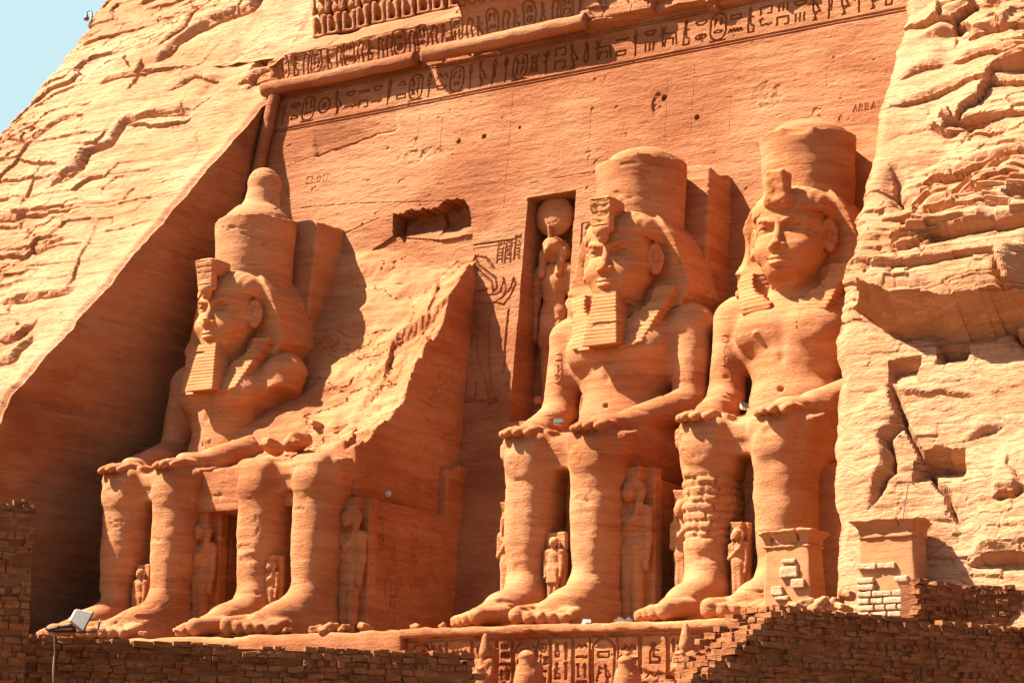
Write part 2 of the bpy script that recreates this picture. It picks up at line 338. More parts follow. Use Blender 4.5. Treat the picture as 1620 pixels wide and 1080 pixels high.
# ------------------------------------------------------------ materials
def sandstone(name, ca, cb, bump=.5, dist=.04, pale=(.8, .62, .42), palef=.25, sc=1.0, rough=.92, dirt=None, lines=1.0, cr=1.):
    m_ = bpy.data.materials.new(name); m_.use_nodes = True; t = m_.node_tree; N = t.nodes; L = t.links; N.clear()
    out = N.new('ShaderNodeOutputMaterial'); b = N.new('ShaderNodeBsdfPrincipled'); L.new(b.outputs[0], out.inputs[0])
    b.inputs['Roughness'].default_value = rough; b.inputs['Specular IOR Level'].default_value = .15
    geo = N.new('ShaderNodeNewGeometry')
    def mp(s, r=(0, 0, 0)):
        q = N.new('ShaderNodeMapping'); q.inputs['Scale'].default_value = s; q.inputs['Rotation'].default_value = r; L.new(geo.outputs['Position'], q.inputs[0]); return q
    def nz(v, s, d=6, r=.6, dis=0):
        q = N.new('ShaderNodeTexNoise'); q.inputs['Scale'].default_value = s; q.inputs['Detail'].default_value = d; q.inputs['Roughness'].default_value = r; q.inputs['Distortion'].default_value = dis
        L.new(v.outputs[0], q.inputs['Vector']); return q
    def mix(f, a, b_, bt='MIX'):
        q = N.new('ShaderNodeMix'); q.data_type = 'RGBA'; q.blend_type = bt
        for s_, v_ in ((0, f), (6, a), (7, b_)):
            if isinstance(v_, (tuple, float, int)): q.inputs[s_].default_value = (v_+(1,)) if isinstance(v_, tuple) else v_
            else: L.new(v_, q.inputs[s_])
        return q.outputs[2]
    def ramp(v, a, b_):
        q = N.new('ShaderNodeMapRange'); q.inputs[1].default_value = a; q.inputs[2].default_value = b_; q.clamp = True; L.new(v, q.inputs[0]); return q.outputs[0]
    def mth(op, a, b_):
        q = N.new('ShaderNodeMath'); q.operation = op
        for i, v_ in enumerate((a, b_)):
            if isinstance(v_, (int, float)): q.inputs[i].default_value = v_
            else: L.new(v_, q.inputs[i])
        return q.outputs[0]
    strat = nz(mp((.16*sc, .16*sc, 2.6*sc), (.05, .12, 0)), 1.0, 7, .62, .6)      # bedding, slightly tilted
    big = nz(mp((.12, .12, .2)), 1.0, 4)
    cross = nz(mp((.5*sc, .5*sc, 5.5*sc), (.1, -.28, .2)), 1.0, 6, .6, .3)          # cross-bedding
    fine = nz(mp((1, 1, 1.6)), 7.0*sc, 8, .7)
    grain = nz(mp((1, 1, 1)), 38.0, 4, .7)
    c = mix(ramp(strat.outputs[0], .42, .58), ca, cb)
    c = mix(mth('MULTIPLY', ramp(big.outputs[0], .4, .68), palef*1.6), c, pale)
    c = mix(mth('MULTIPLY', ramp(cross.outputs[0], .55, .75), palef), c, pale)
    dk = tuple(x*.62 for x in ca)
    c = mix(mth('MULTIPLY', ramp(fine.outputs[0], .5, .8), .55), c, dk)
    if dirt: c = mix(mth('MULTIPLY', ramp(big.outputs[0], .5, .35), .7), c, dirt)
    # relief: beds, flakes, pits, thin broken cracks
    vor = N.new('ShaderNodeTexVoronoi'); vor.feature = 'DISTANCE_TO_EDGE'; vor.inputs['Scale'].default_value = .9*sc
    mq = mp((.55, .55, 2.3), (.05, .12, 0)); ad = N.new('ShaderNodeVectorMath'); ad.operation = 'MULTIPLY_ADD'
    L.new(fine.outputs['Color'], ad.inputs[0]); ad.inputs[1].default_value = (.28, .28, .28); L.new(mq.outputs[0], ad.inputs[2]); L.new(ad.outputs[0], vor.inputs['Vector'])
    crack = mth('MULTIPLY', ramp(vor.outputs[0], .035, 0.), ramp(big.outputs[0], .42, .58))
    h = mth('ADD', mth('MULTIPLY', cross.outputs[0], .6), mth('MULTIPLY', fine.outputs[0], 1.25))
    h = mth('ADD', h, mth('MULTIPLY', strat.outputs[0], 1.0))
    h = mth('ADD', h, mth('MULTIPLY', grain.outputs[0], .3))
    h = mth('SUBTRACT', h, mth('MULTIPLY', crack, .35*cr))
    ln = nz(mp((.22*sc, .22*sc, 1.9*sc), (.04, .13, 0)), 1.0, 5, .6, .4); msk = nz(mp((.35, .35, .6)), 1.0, 3)
    rid = mth('ABSOLUTE', mth('SUBTRACT', ln.outputs[0], .5), 0); rid = ramp(rid, .014, .0)
    l2 = nz(mp((.12*sc, .12*sc, 1.1*sc), (.06, .1, .3)), 1.0, 6, .6, .8); r2 = ramp(mth('ABSOLUTE', mth('SUBTRACT', l2.outputs[0], .47), 0), .010, .0)
    c = mix(mth('MULTIPLY', mth('MULTIPLY', r2, ramp(msk.outputs[0], .56, .46)), .6*lines), c, tuple(min(1, x*1.25) for x in pale))
    c = mix(mth('MULTIPLY', mth('MULTIPLY', rid, ramp(msk.outputs[0], .5, .58)), .5*lines), c, tuple(x*.5 for x in ca))
    L.new(c, b.inputs['Base Color'])
    h = mth('SUBTRACT', h, mth('MULTIPLY', mth('MULTIPLY', rid, ramp(msk.outputs[0], .5, .58)), .5*lines))
    bp = N.new('ShaderNodeBump'); bp.inputs['Strength'].default_value = bump; bp.inputs['Distance'].default_value = dist; L.new(h, bp.inputs['Height'])
    L.new(bp.outputs[0], b.inputs['Normal'])
    return m_
def simple(name, c, rough=.6, metal=0, noise=.15, bump=0):
    m_ = bpy.data.materials.new(name); m_.use_nodes = True; t = m_.node_tree; b = t.nodes['Principled BSDF']
    b.inputs['Roughness'].default_value = rough; b.inputs['Metallic'].default_value = metal
    n = t.nodes.new('ShaderNodeTexNoise'); n.inputs['Scale'].default_value = 9; n.inputs['Detail'].default_value = 5
    tc = t.nodes.new('ShaderNodeTexCoord'); t.links.new(tc.outputs['Object'], n.inputs['Vector'])
    q = t.nodes.new('ShaderNodeMix'); q.data_type = 'RGBA'; q.inputs[6].default_value = c+(1,); q.inputs[7].default_value = tuple(x*(1-noise*2.5) for x in c)+(1,)
    t.links.new(n.outputs[0], q.inputs[0]); t.links.new(q.outputs[2], b.inputs['Base Color'])
    if bump:
        bp = t.nodes.new('ShaderNodeBump'); bp.inputs['Strength'].default_value = bump; bp.inputs['Distance'].default_value = .02; t.links.new(n.outputs[0], bp.inputs['Height']); t.links.new(bp.outputs[0], b.inputs['Normal'])
    return m_
M = dict(
 hill=sandstone('hill_sandstone', (0.4077, 0.1628, 0.06174), (0.4878, 0.2213, 0.09408), 1.0, .075, (0.5387, 0.2995, 0.1588), .35, dirt=(0.3349, 0.1302, 0.04998)),
 face=sandstone('facade_sandstone', (0.3203, 0.1029, 0.03234), (0.3858, 0.14, 0.04998), 1.0, .085, (0.495, 0.2474, 0.1176), .38, lines=.5, dirt=(0.2475, 0.07812, 0.02646), cr=0),
 statue=sandstone('statue_sandstone', (0.3422, 0.1094, 0.03293), (0.4295, 0.1595, 0.05586), 1.0, .042, (0.4805, 0.2474, 0.1117), .28, dirt=(0.2621, 0.07812, 0.02646), lines=.6, cr=0),
 fine=sandstone('carved_sandstone', (0.364, 0.1172, 0.0341), (0.4222, 0.153, 0.04998), .8, .020, (0.4368, 0.2213, 0.09408), .24, cr=0),
 brick=sandstone('mud_brick', (0.233, 0.07161, 0.02058), (0.364, 0.1302, 0.0441), 1., .05, (0.3203, 0.1562, 0.06468), .2, 2.0),
 mortar=sandstone('mud_mortar', (0.1747, 0.05534, 0.01764), (0.233, 0.08463, 0.0294), .9, .04, (0.2184, 0.1172, 0.0588), .1, 2.0),
 plaster=sandstone('tan_plaster', (0.364, 0.1367, 0.04998), (0.4077, 0.1693, 0.06468), .3, .02, (0.4368, 0.2213, 0.09996), .15),
 block=sandstone('pale_block', (0.392, 0.217, 0.105), (0.462, 0.287, 0.154), .7, .04, (0.476, 0.322, 0.196), .3),
 sand=sandstone('sand', (0.1165, 0.0651, 0.03234), (0.1456, 0.08463, 0.04116), .3, .03, (0.1747, 0.1042, 0.0588), .3),
 white=simple('white_paint', (.58, .53, .44), .6), metal=simple('grey_metal', (.12, .12, .12), .6, .0), dark=simple('black_rubber', (.03, .03, .03), .7),
 rope=simple('pale_cable', (.6, .5, .38), .8))
# ------------------------------------------------------------ rock faces left and right of the recess
def half_w(z): return 16.5+.12*(27.4-z)
def hill_y(z): return np.where(z > 10, 2.75+HK*(z-27.6), -11.15-.35*(10-z))
HN = np.array([0, -.8, .6])
def blocks(X, Z, seed, hs=(2.3, .95, .4), am=(.34, .2, .1), asp=2.6):
    """stepped sandstone beds broken into blocks"""
    wz = Z+.7*fbm(X*.09, Z*.09, 0*X, 3, seed)+.035*X
    D = 0
    for i, (h, a) in enumerate(zip(hs, am)):
        k = np.floor(wz/h); fr = wz/h-k
        kx = X/(h*asp)+cell(k, k*0, seed+i)*7+.35*fbm(X*.7/h, wz*.7/h, 0*X, 2, seed+i+5); c = np.floor(kx); fx = kx-c
        o = cell(k, c, seed+40+i)*2-1
        e = np.minimum(np.minimum(fr, 1-fr)*h, np.minimum(fx, 1-fx)*h*asp)      # distance to the joint
        mask = sstep(-.25, .25, fbm(X*.12, Z*.16, 0*X, 3, seed+70+i))
        ti = cell(k, c, seed+90+i)*2-1
        D = D+a*mask*(o+.5*(1-fr)+1.2*ti*(fx-.5))-a*.35*mask*sstep(.07, .0, e)
    return D
STEPK = [1.0]; FADEK = [1.6]
def poly_feat(X, Z, D, pts, step=.4, fade=2.5, groove=0., gw=.12, endf=.8, seed=0):
    """a ledge along a polyline: rock above it stands out by step; groove is a crack along it"""
    pts = np.array(pts, float); lo = pts.min(0)-fade*2; hi = pts.max(0)+fade*2
    msk = (X > lo[0]) & (X < hi[0]) & (Z > lo[1]) & (Z < hi[1])
    if not msk.any(): return
    x, z = X[msk], Z[msk]; x = x+.22*fbm(x*1.1, z*1.1, 0*x, 4, seed); z = z+.22*fbm(x*1.1, z*1.1, 0*x+5, 4, seed)
    best = np.full(x.shape, 1e9); side = np.zeros(x.shape); tt = np.zeros(x.shape); n = len(pts)-1
    cum = np.concatenate([[0], np.cumsum(np.linalg.norm(np.diff(pts, axis=0), axis=1))])
    for i in range(n):
        a, b = pts[i], pts[i+1]; ba = b-a; L = ba@ba
        t = np.clip(((x-a[0])*ba[0]+(z-a[1])*ba[1])/L, 0, 1); dx, dz = x-a[0]-t*ba[0], z-a[1]-t*ba[1]; d = np.sqrt(dx*dx+dz*dz)
        u = d < best; best = np.where(u, d, best); side = np.where(u, ba[0]*(z-a[1])-ba[1]*(x-a[0]), side); tt = np.where(u, cum[i]+t*math.sqrt(L), tt)
    ends = sstep(0, endf, tt)*sstep(0, endf, cum[-1]-tt)
    D[msk] += (STEPK[0]*step*np.where(side > 0, np.clip(1-best/(FADEK[0]*fade), 0, 1), 0)-groove*np.exp(-(best/gw)**2))*ends
def pit(X, Z, D, c, r, dep, seed=0, top=True):
    """an angular hollow with a sharp upper lip"""
    x, z = (X-c[0])/r[0], (Z-c[1])/r[1]
    q = np.maximum(np.abs(x)+.25*fbm(X*2, Z*2, 0*X, 3, seed), np.abs(z)+.25*fbm(X*2+9, Z*2, 0*X, 3, seed))
    D -= dep*sstep(1., .85, q)*(np.clip(.5+.5*z, 0, 1) if top else 1)
def hx(u, v, off=0): p = onh(u, v, off); return (p[0], p[2])
def hpts(l, off=0): return [hx(u, v, off) for u, v in l]

def make_side(side, x_far, zmax, feats, seed, res, name, wall_parent=None):
    zs = np.arange(-7.2, zmax, res*.8); nd = int(x_far/(res*1.15))
    zc = np.minimum(zs, 27.6); edge = half_w(zc)+np.maximum(zs-27.6, 0)*.25
    dist = np.linspace(0, 1, nd); dist = dist*x_far
    Z = np.repeat(zs[:, None], nd, 1); X = side*(edge[:, None]+dist[None, :])
    Y = hill_y(Z).astype(float)
    far = np.maximum(np.abs(X)-33.5-.25*np.maximum(Z-30, 0), 0); Y = Y+.16*far**2*(side < 0)
    Dn = 0.75*fbm(X*.07, Z*.07, 0*X, 3, seed)+0.14*fbm(X*.3, Z*.45, 0*X, 4, seed+3)
    smooth_zone = sstep(1, 10, dist[None, :]+0*Z+2*fbm(X*.2, Z*.2, 0*X, 2, seed+8))
    bl = blocks(X, Z, seed, am=(.17, .13, .09) if side < 0 else (.42, .26, .12))
    if side > 0: bl = bl*(.3+.9*sstep(8.5, 10.5, Z+.8*fbm(X*.3, Z*.3, 0*X, 2, 9)))
    Dn = Dn+bl*((.25+.75*smooth_zone) if side < 0 else 1.0)
    Dn += .07*fbm(X*1.2, Z*3.5+.3*X, 0*X, 4, seed+12)+.035*fbm(X*3, Z*9+X, 0*X, 3, seed+13)
    feats(X, Z, Dn)
    ef = sstep(-.1, 1.6, dist)[None, :]; Dn = Dn*(.3+.7*ef)
    Dn = Dn-.3*sstep(.35, 0, dist)[None, :]*(.5+.5*fbm(X*.8, Z*.8, 0*X, 3, seed+20))     # worn arris
    P = np.stack([X, Y, Z], -1)+Dn[..., None]*HN
    P[..., 0] += side*-.25*fbm(0*X, Z*.8, Z*0, 4, seed+31)*(1-ef)*1.2
    V = P.reshape(-1, 3); F = grid_faces(len(zs), nd, 0, side < 0)
    o = mesh_obj(name, V, F, M['hill'], None, False)
    tag(o, kind='structure')
    # side wall of the recess, from that edge back to the facade
    k = zs < 27.7; zz = zs[k][::2]; E = P[k][::2, 0, :]; nc = 150
    t = np.linspace(0, 1, nc)[None, :]
    C1 = np.stack([side*half_w(zz), fy(zz)+.15, zz], -1)
    Q = E[:, None, :]*(1-t[..., None])+C1[:, None, :]*t[..., None]
    yy, z2 = Q[..., 1], Q[..., 2]
    dd = .16*fbm(yy*.25, z2*.5, 0*yy, 4, seed+51)+.035*fbm(yy*.8, z2*4, 0*yy, 4, seed+53)+.10*blocks(yy, z2, seed+60, (3.1, 1.3), (.5, .25), 3.)
    Q[..., 0] -= side*dd*np.minimum(1, 8*t)*np.minimum(1, 6*(1-t))
    F2 = grid_faces(len(zz), nc, 0, side > 0)
    return o, Q.reshape(-1, 3), F2

def feats_left(X, Z, D):
    P = lambda l, **k: poly_feat(X, Z, D, hpts(l), **k)
    P([(92, 300), (128, 275), (143, 250), (180, 232), (205, 200), (250, 188), (305, 176)], step=.5, fade=3.5, groove=.35, gw=.13)
    P([(205, 203), (240, 205), (290, 190), (308, 176)], step=.35, fade=.8)
    P([(160, 147), (200, 138), (228, 132), (236, 108)], step=.45, fade=2, groove=.2)
    P([(205, 165), (222, 150), (236, 105)], step=.1, fade=1, groove=.25, gw=.08)
    P([(255, 118), (285, 82), (318, 55), (365, 35), (402, 22), (432, -12)], step=.8, fade=2.6, groove=.4, gw=.2)
    P([(250, 95), (300, 60), (322, 20)], step=.45, fade=1.5, groove=.15)
    P([(262, 155), (310, 128), (355, 126)], step=.3, fade=1.4, groove=.15)
    P([(60, 308), (90, 300), (125, 288)], step=.3, fade=1.6, groove=.25)
    P([(-20, 352), (30, 352), (60, 330)], step=.5, fade=1.6, groove=.3)
    P([(0, 235), (60, 240), (95, 215), (140, 190)], step=.3, fade=1.4, groove=.2)
    P([(-10, 478), (60, 470), (105, 462), (125, 448)], step=.35, fade=2, groove=.25)
    P([(-10, 545), (30, 540), (50, 520), (60, 500)], step=.5, fade=1.2, groove=.35)
    P([(-10, 575), (20, 572), (52, 540), (55, 525)], step=.5, fade=.8, groove=.25)
    P([(20, 400), (70, 392), (120, 375)], step=.15, fade=1.5, groove=.18, gw=.08)
    P([(380, 140), (405, 118), (440, 105), (470, 72)], step=.6, fade=1.2, groove=.2)
    P([(370, 130), (400, 125), (440, 120)], step=.35, fade=.7, groove=.1)
    pit(X, Z, D, hx(425, 98), (1.0, .6), .7, 3)
def feats_right(X, Z, D):
    P = lambda l, **k: poly_feat(X, Z, D, hpts(l), **k)
    P([(1340, 478), (1400, 512), (1425, 520), (1500, 522), (1590, 515), (1660, 525)], step=2.1, fade=3.8, groove=.3, gw=.3, endf=1.4)
    P([(1595, 470), (1600, 530), (1615, 552), (1680, 560)], step=.7, fade=1.2, groove=.3, endf=.3)
    P([(1405, 255), (1412, 300), (1440, 330)], step=-.5, fade=1.2, groove=.5, gw=.25)
    P([(1395, 235), (1420, 210), (1470, 190), (1530, 175)], step=-.3, fade=2, groove=.2)
    P([(1500, 50), (1510, 20), (1545, -5)], step=.7, fade=1, groove=.35, gw=.25, endf=.3)
    P([(1530, 60), (1560, 48), (1600, 40)], step=.4, fade=1, groove=.3, gw=.16, endf=.3)
    P([(1470, 190), (1500, 205), (1525, 192), (1527, 178)], step=.5, fade=.7, groove=.3, gw=.2, endf=.2)
    P([(1450, 282), (1500, 290), (1560, 268), (1640, 262)], step=.5, fade=1.6, groove=.3, gw=.16)
    P([(1415, 420), (1480, 405), (1560, 400), (1640, 385)], step=.3, fade=1.6, groove=.15)
    P([(1420, 460), (1500, 432), (1600, 425)], step=.3, fade=1.2, groove=.12)
    P([(1345, 445), (1380, 438), (1410, 400)], step=.25, fade=1.3, groove=.15)
    P([(1440, 330), (1500, 325), (1560, 330), (1640, 310)], step=.35, fade=1.3, groove=.15)
    P([(1500, 90), (1560, 82), (1640, 60)], step=.3, fade=1.3, groove=.18)
    P([(1410, 130), (1460, 100), (1500, 88)], step=.3, fade=1.3, groove=.2)
    P([(1395, 165), (1450, 150), (1520, 120), (1640, 110)], step=.3, fade=1.5, groove=.15)
    P([(1310, 795), (1330, 770), (1360, 735), (1362, 700), (1358, 682), (1392, 650), (1384, 620), (1368, 590)], step=.35, fade=1.8, groove=.5, gw=.13)
    P([(1370, 590), (1392, 650), (1410, 705), (1440, 765), (1452, 820)], step=.0, fade=1, groove=.4, gw=.07)
    P([(1480, 690), (1520, 672), (1560, 655)], step=.2, fade=1, groove=.25, gw=.07)
    P([(1515, 775), (1555, 772), (1575, 760)], step=.35, fade=.9, groove=.2, endf=.2)
    P([(1375, 610), (1440, 612), (1530, 612)], step=.1, fade=1, groove=.2, gw=.05)
    P([(1450, 880), (1530, 862), (1640, 868)], step=.6, fade=2, groove=.3, gw=.2)
    P([(1300, 905), (1330, 895), (1350, 880)], step=.5, fade=1, groove=.3, endf=.2)
    pit(X, Z, D, hx(1436, 722), (.75, .62), 1.1, 5)
    pit(X, Z, D, hx(1490, 553), (.55, .4), .8, 7)
    pit(X, Z, D, hx(1407, 580), (.5, .45), .6, 8)
    pit(X, Z, D, hx(1520, 190), (.8, .35), .7, 9)

STEPK[0] = .5; FADEK[0] = 2.6
left_hill, LV, LF = make_side(-1, 30, 46, feats_left, 11, .075, 'rock_hill')
STEPK[0] = .95; FADEK[0] = 1.8
right_hill, RV, RF = make_side(1, 16, 34, feats_right, 23, .06, 'rock_hill')

STEPK[0] = 1
# hilltop above the facade and the ground
xs = np.linspace(-24, 24, 160); zs = np.arange(30.2, 46, .2); X, Z = np.meshgrid(xs, zs)
D = .5*fbm(X*.1, Z*.1, 0*X, 3, 5)+blocks(X, Z, 77); P = np.stack([X, hill_y(Z), Z], -1)+D[..., None]*HN
tag(mesh_obj('hilltop', P.reshape(-1, 3), grid_faces(len(zs), 160), M['hill']), kind='structure')
xs = np.linspace(-500, 500, 120); ys = np.linspace(-500, 400, 110); X, Y = np.meshgrid(xs, ys)
Z = -7+.15*fbm(X*.05, Y*.05, 0*X, 3, 2)
tag(mesh_obj('ground', np.stack([X, Y, Z], -1).reshape(-1, 3), grid_faces(110, 120), M['sand'], None, True), kind='structure')
xs = np.linspace(-21, 21, 300); ys = np.linspace(-12.55, 2.5, 110); X, Y = np.meshgrid(xs, ys)
Z = -.19+.05*fbm(X*.8, Y*.8, 0*X, 4, 3)
tag(mesh_obj('terrace_floor', np.stack([X, Y, Z], -1).reshape(-1, 3), grid_faces(110, 300), M['sand'], None, True), kind='structure')

# ------------------------------------------------------------ the carved facade
def inside_(X, Z, A):
    r = np.zeros(X.shape, bool); j = len(A)-1
    for i in range(len(A)):
        c = ((A[i, 1] > Z) != (A[j, 1] > Z)) & (X < (A[j, 0]-A[i, 0])*(Z-A[i, 1])/(A[j, 1]-A[i, 1]+1e-9)+A[i, 0]); r ^= c; j = i
    return r
fac = empty('temple_facade', (0, 2, 0), 'huge smooth sandstone temple wall behind the seated giants, carved with hieroglyph bands', 'temple wall')
rnd = random.Random(4)
zs = np.concatenate([np.arange(0, 8, .12), np.arange(8, 25, .05), np.arange(25, 27.5, .028)]); nx = 1000
u = np.linspace(-1, 1, nx); Z = np.repeat(zs[:, None], nx, 1); X = u[None, :]*half_w(Z)
CV = np.zeros_like(X); segs = []
# long inscription between double rules
ZB0, ZB1 = 25.35, 26.95
for z_, w_ in ((ZB0-.12, .05), (ZB0, .06), (ZB1+.02, .05), (ZB1+.14, .045)): segs.append((-16.1, z_, 16.3, z_, w_, .07))
row_text(-15.9, 16.2, ZB0+.14, ZB1-ZB0-.22, .042, .10, segs, rnd, .1)
seg_field(X, Z, segs, CV)
segs = []
fx = lambda l: [(onf(a, b)[0], onf(a, b)[2]) for a, b in l]
# offering king beside the niche
lw, dp = .05, .09
for pl in ([(782, 425), (770, 408), (752, 405), (748, 418), (762, 432), (778, 446), (780, 460)], [(752, 405), (758, 420), (776, 434), (784, 440), (786, 455), (780, 462)],
           [(770, 458), (745, 462), (742, 470), (752, 478), (778, 480), (795, 470), (800, 455), (796, 440)], [(795, 470), (808, 455), (812, 440), (816, 448), (806, 470), (797, 482), (780, 478)],
           [(746, 476), (752, 500), (754, 520), (752, 545), (756, 575), (766, 600), (772, 632)], [(778, 480), (774, 500), (770, 515), (772, 545), (774, 580), (774, 632)],
           [(752, 517), (772, 514)], [(750, 478), (748, 500), (752, 515), (740, 560), (734, 590), (733, 635), (770, 634)], [(737, 600), (737, 630), (752, 630), (752, 605)], [(770, 632), (784, 630), (786, 636), (772, 638)]):
    poly_seg(fx(pl), lw, dp, segs)
for c0, c1, r0, r1 in ((786, 797, 382, 416), (798, 810, 378, 416), (813, 824, 372, 410)):
    a = onf(c0, r1); b = onf(c1, r0); col_text(a[0], b[0]-a[0], a[2], b[2], .04, .07, segs, rnd)
a = onf(796, 588); b = onf(806, 490); box_seg(a[0], a[2], b[0], b[2], .04, .07, segs); col_text(a[0], b[0]-a[0], a[2], b[2], .035, .07, segs, rnd, False)
a = onf(750, 388); b = onf(826, 372); poly_seg([(a[0], a[2]), (b[0]-.1, a[2])], .045, .07, segs); poly_seg([(a[0], a[2]-.2), (b[0]-.1, a[2]-.2)], .03, .05, segs)
# mirrored column right of the niche
a = onf(913, 470); b = onf(927, 352); box_seg(a[0], a[2], b[0]+.15, b[2], .04, .07, segs); col_text(a[0]+.1, .45, a[2], b[2], .035, .07, segs, rnd, False)
col_text(a[0]+.7, .4, a[2], b[2], .035, .07, segs, rnd)
# saw joints and scratches
for px, y0, y1 in ((812, 150, 330), (703, 165, 260), (940, 115, 260), (665, 180, 240), (1160, 80, 265), (1058, 120, 230), (1310, 60, 185), (1100, 90, 210)):
    a = onf(px, y0); b = onf(px, y1); segs.append((a[0], a[2], a[0]+.02, b[2], .02, .018))
for l in ([(455, 262), (540, 230), (625, 205)], [(470, 330), (560, 322), (730, 318)], [(500, 390), (600, 345)], [(840, 290), (990, 262)]): poly_seg(fx(l), .03, .03, segs)
q = onf(485, 292); scratch('ELOIP', q[0], q[2], .35, .025, .03, segs)
q = onf(1350, 178); scratch('ABBA', q[0], q[2], .3, .03, .04, segs)
q = onf(520, 475); scratch('LEIGHC', q[0], q[2], .25, .025, .03, segs)
q = onf(492, 455); scratch('PEIL', q[0], q[2]-.3, .25, .025, .03, segs)
seg_field(X, Z, segs, CV)
bp_ = inside_(X, Z, np.array(fx([(746, 476), (752, 500), (754, 520), (750, 545), (756, 575), (766, 600), (772, 632), (784, 632), (777, 600), (775, 560), (774, 520), (784, 478), (800, 455), (796, 441), (790, 462), (776, 466), (760, 464)])))
CV = np.maximum(CV, bp_*.045)
D = .05*fbm(X*.22, Z*.3, 0*X, 4, 41)+.03*fbm(X*.9, Z*3.2+.25*X, 0*X, 4, 42)+.018*fbm(X*3, Z*8, 0*X, 3, 43)-CV
pm = fbm(X*1.7, Z*2.1, 0*X, 3, 45); D -= .04*sstep(.6, .72, pm)
# ledge scars
for l, st in (([(492, 248), (560, 225), (600, 212), (630, 204)], .16), ([(625, 385), (690, 380), (745, 375)], .0)):
    if st: poly_feat(X, Z, D, fx(l), step=-st, fade=.8, groove=.1, gw=.06, endf=.3, seed=6)
for (px, py, r) in ((766, 216, .13), (726, 224, .12), (1050, 155, .16), (822, 202, .07), (1103, 186, .12), (573, 354, .06)):
    c = onf(px, py); D -= .22*sstep(r, r*.5, np.sqrt((X-c[0])**2+(Z-c[2])**2))
for (px, py, rx, rz, dp_) in ((690, 240, 1.2, .35, .06), (1215, 150, .8, .7, .06), (650, 250, 1., .4, .05), (1040, 165, .3, .6, .1)):
    c = onf(px, py); q = ((X-c[0])/rx)**2+((Z-c[2])/rz)**2; D -= dp_*sstep(1, .5, q)*(.6+fbm(X*4, Z*4, 0*X, 3, 8))
# broken pocket with overhanging lip
c0 = onf(622, 385); 
A = np.array(fx([(622, 338), (660, 336), (700, 322), (722, 316), (742, 330), (748, 362), (722, 376), (690, 380), (640, 378), (624, 372)]))
wx = X+.35*fbm(X*1.6, Z*1.6, 0*X, 4, 91); wz = Z+.3*fbm(X*1.6+7, Z*1.6, 0*X, 4, 92)
I = inside_(wx, wz, A); zt_, zb_ = A[:, 1].max(), A[:, 1].min()
kk = np.floor(X/1.05+.3*Z); D -= I*(.9+.35*cell(kk, kk*0, 5)+.25*fbm(X*1.5, Z*1.5, 0*X, 4, 95))*sstep(zb_-.05, zb_+1.1, Z)
I2 = inside_(X, Z, np.array(fx([(590, 395), (624, 372), (700, 380), (748, 370), (742, 395), (700, 430), (560, 560), (540, 545)]))); D -= .12*I2
# niche
xn0, xn1, zn0, zn1 = -1.24, 1.18, 9.6, 19.68
nm = (X > xn0) & (X < xn1) & (Z > zn0) & (Z < zn1); D = np.where(nm, D*.3-1.75, D)
P = np.stack([X, fy(Z)-D, Z], -1)
o = mesh_obj('wall_surface', P.reshape(-1, 3), grid_faces(len(zs), nx), M['face'], fac, False); o.location = (0, -2, 0)
o = mesh_obj('recess_wall', LV, LF, M['face'], fac); o.location = (0, -2, 0)
o = mesh_obj('recess_wall', RV, RF, M['face'], fac); o.location = (0, -2, 0)

# round moulding: horizontal with two broken gaps, and down the left edge
def tube(pts, rad, n=22, seed=0, flat=None):
    pts = np.array(pts, float); T = np.gradient(pts, axis=0); T /= np.linalg.norm(T, axis=1)[:, None]
    ref = np.array([0, 0, 1.]) if abs(T[0, 2]) < .8 else np.array([0, 1., 0])
    A_ = np.cross(T, ref); A_ /= np.linalg.norm(A_, axis=1)[:, None]; B_ = np.cross(A_, T)
    a = np.linspace(0, 2*math.pi, n, endpoint=False); rad = np.broadcast_to(rad, (len(pts),))
    P = pts[:, None, :]+rad[:, None, None]*(np.cos(a)[None, :, None]*A_[:, None, :]+np.sin(a)[None, :, None]*B_[:, None, :])
    nn = fbm(P[..., 0]*1.1, P[..., 1]*1.5, P[..., 2]*3, 4, seed)[..., None]
    if seed: P = P+(P-pts[:, None, :])*nn*.16
    V = P.reshape(-1, 3); i = np.arange(len(pts)-1)[:, None]*n; j = np.arange(n)[None, :]; k = (j+1) % n
    F = np.stack([i+j, i+k, i+n+k, i+n+j], -1).reshape(-1, 4)
    c0, c1 = len(V), len(V)+1; V = np.concatenate([V, pts[:1], pts[-1:]]); b = (len(pts)-1)*n; j = np.arange(n); k = (j+1) % n
    T3 = np.concatenate([np.stack([np.full(n, c0), k, j], -1), np.stack([np.full(n, c1), b+j, b+k], -1)])
    a_, b_, c_ = V[F[:, 0]], V[F[:, 1]], V[F[:, 2]]; ce = np.repeat(pts[:-1], n, 0)
    if np.einsum('ij,ij->i', a_-ce, np.cross(b_-a_, c_-a_)).sum() < 0: F = F[:, ::-1].copy(); T3 = T3[:, ::-1].copy()
    return V, [F, T3]
ZT = 27.45
def hmould(x0, x1, r, dy, seed):
    x = np.arange(x0, x1, .12); p = np.stack([x, fy(ZT)-dy+0*x, ZT+0*x], -1); V, F = tube(p, r, 24, seed); o = mesh_obj('round_moulding', V, F, M['face'], fac, True); o.location = (0, -2, 0)
x_b = onf(668, 100)[0]; x_c = onf(682, 97)[0]
hmould(-16.7, x_b, .34, .42, 3); hmould(x_c, 1.6, .36, .6, 4)
z = np.arange(8, 27.3, .15); p = np.stack([-half_w(z)+.45, fy(z)-.28, z], -1); V, F = tube(p, .30, 24, 5); o = mesh_obj('round_moulding', V, F, M['face'], fac, True); o.location = (0, -2, 0)

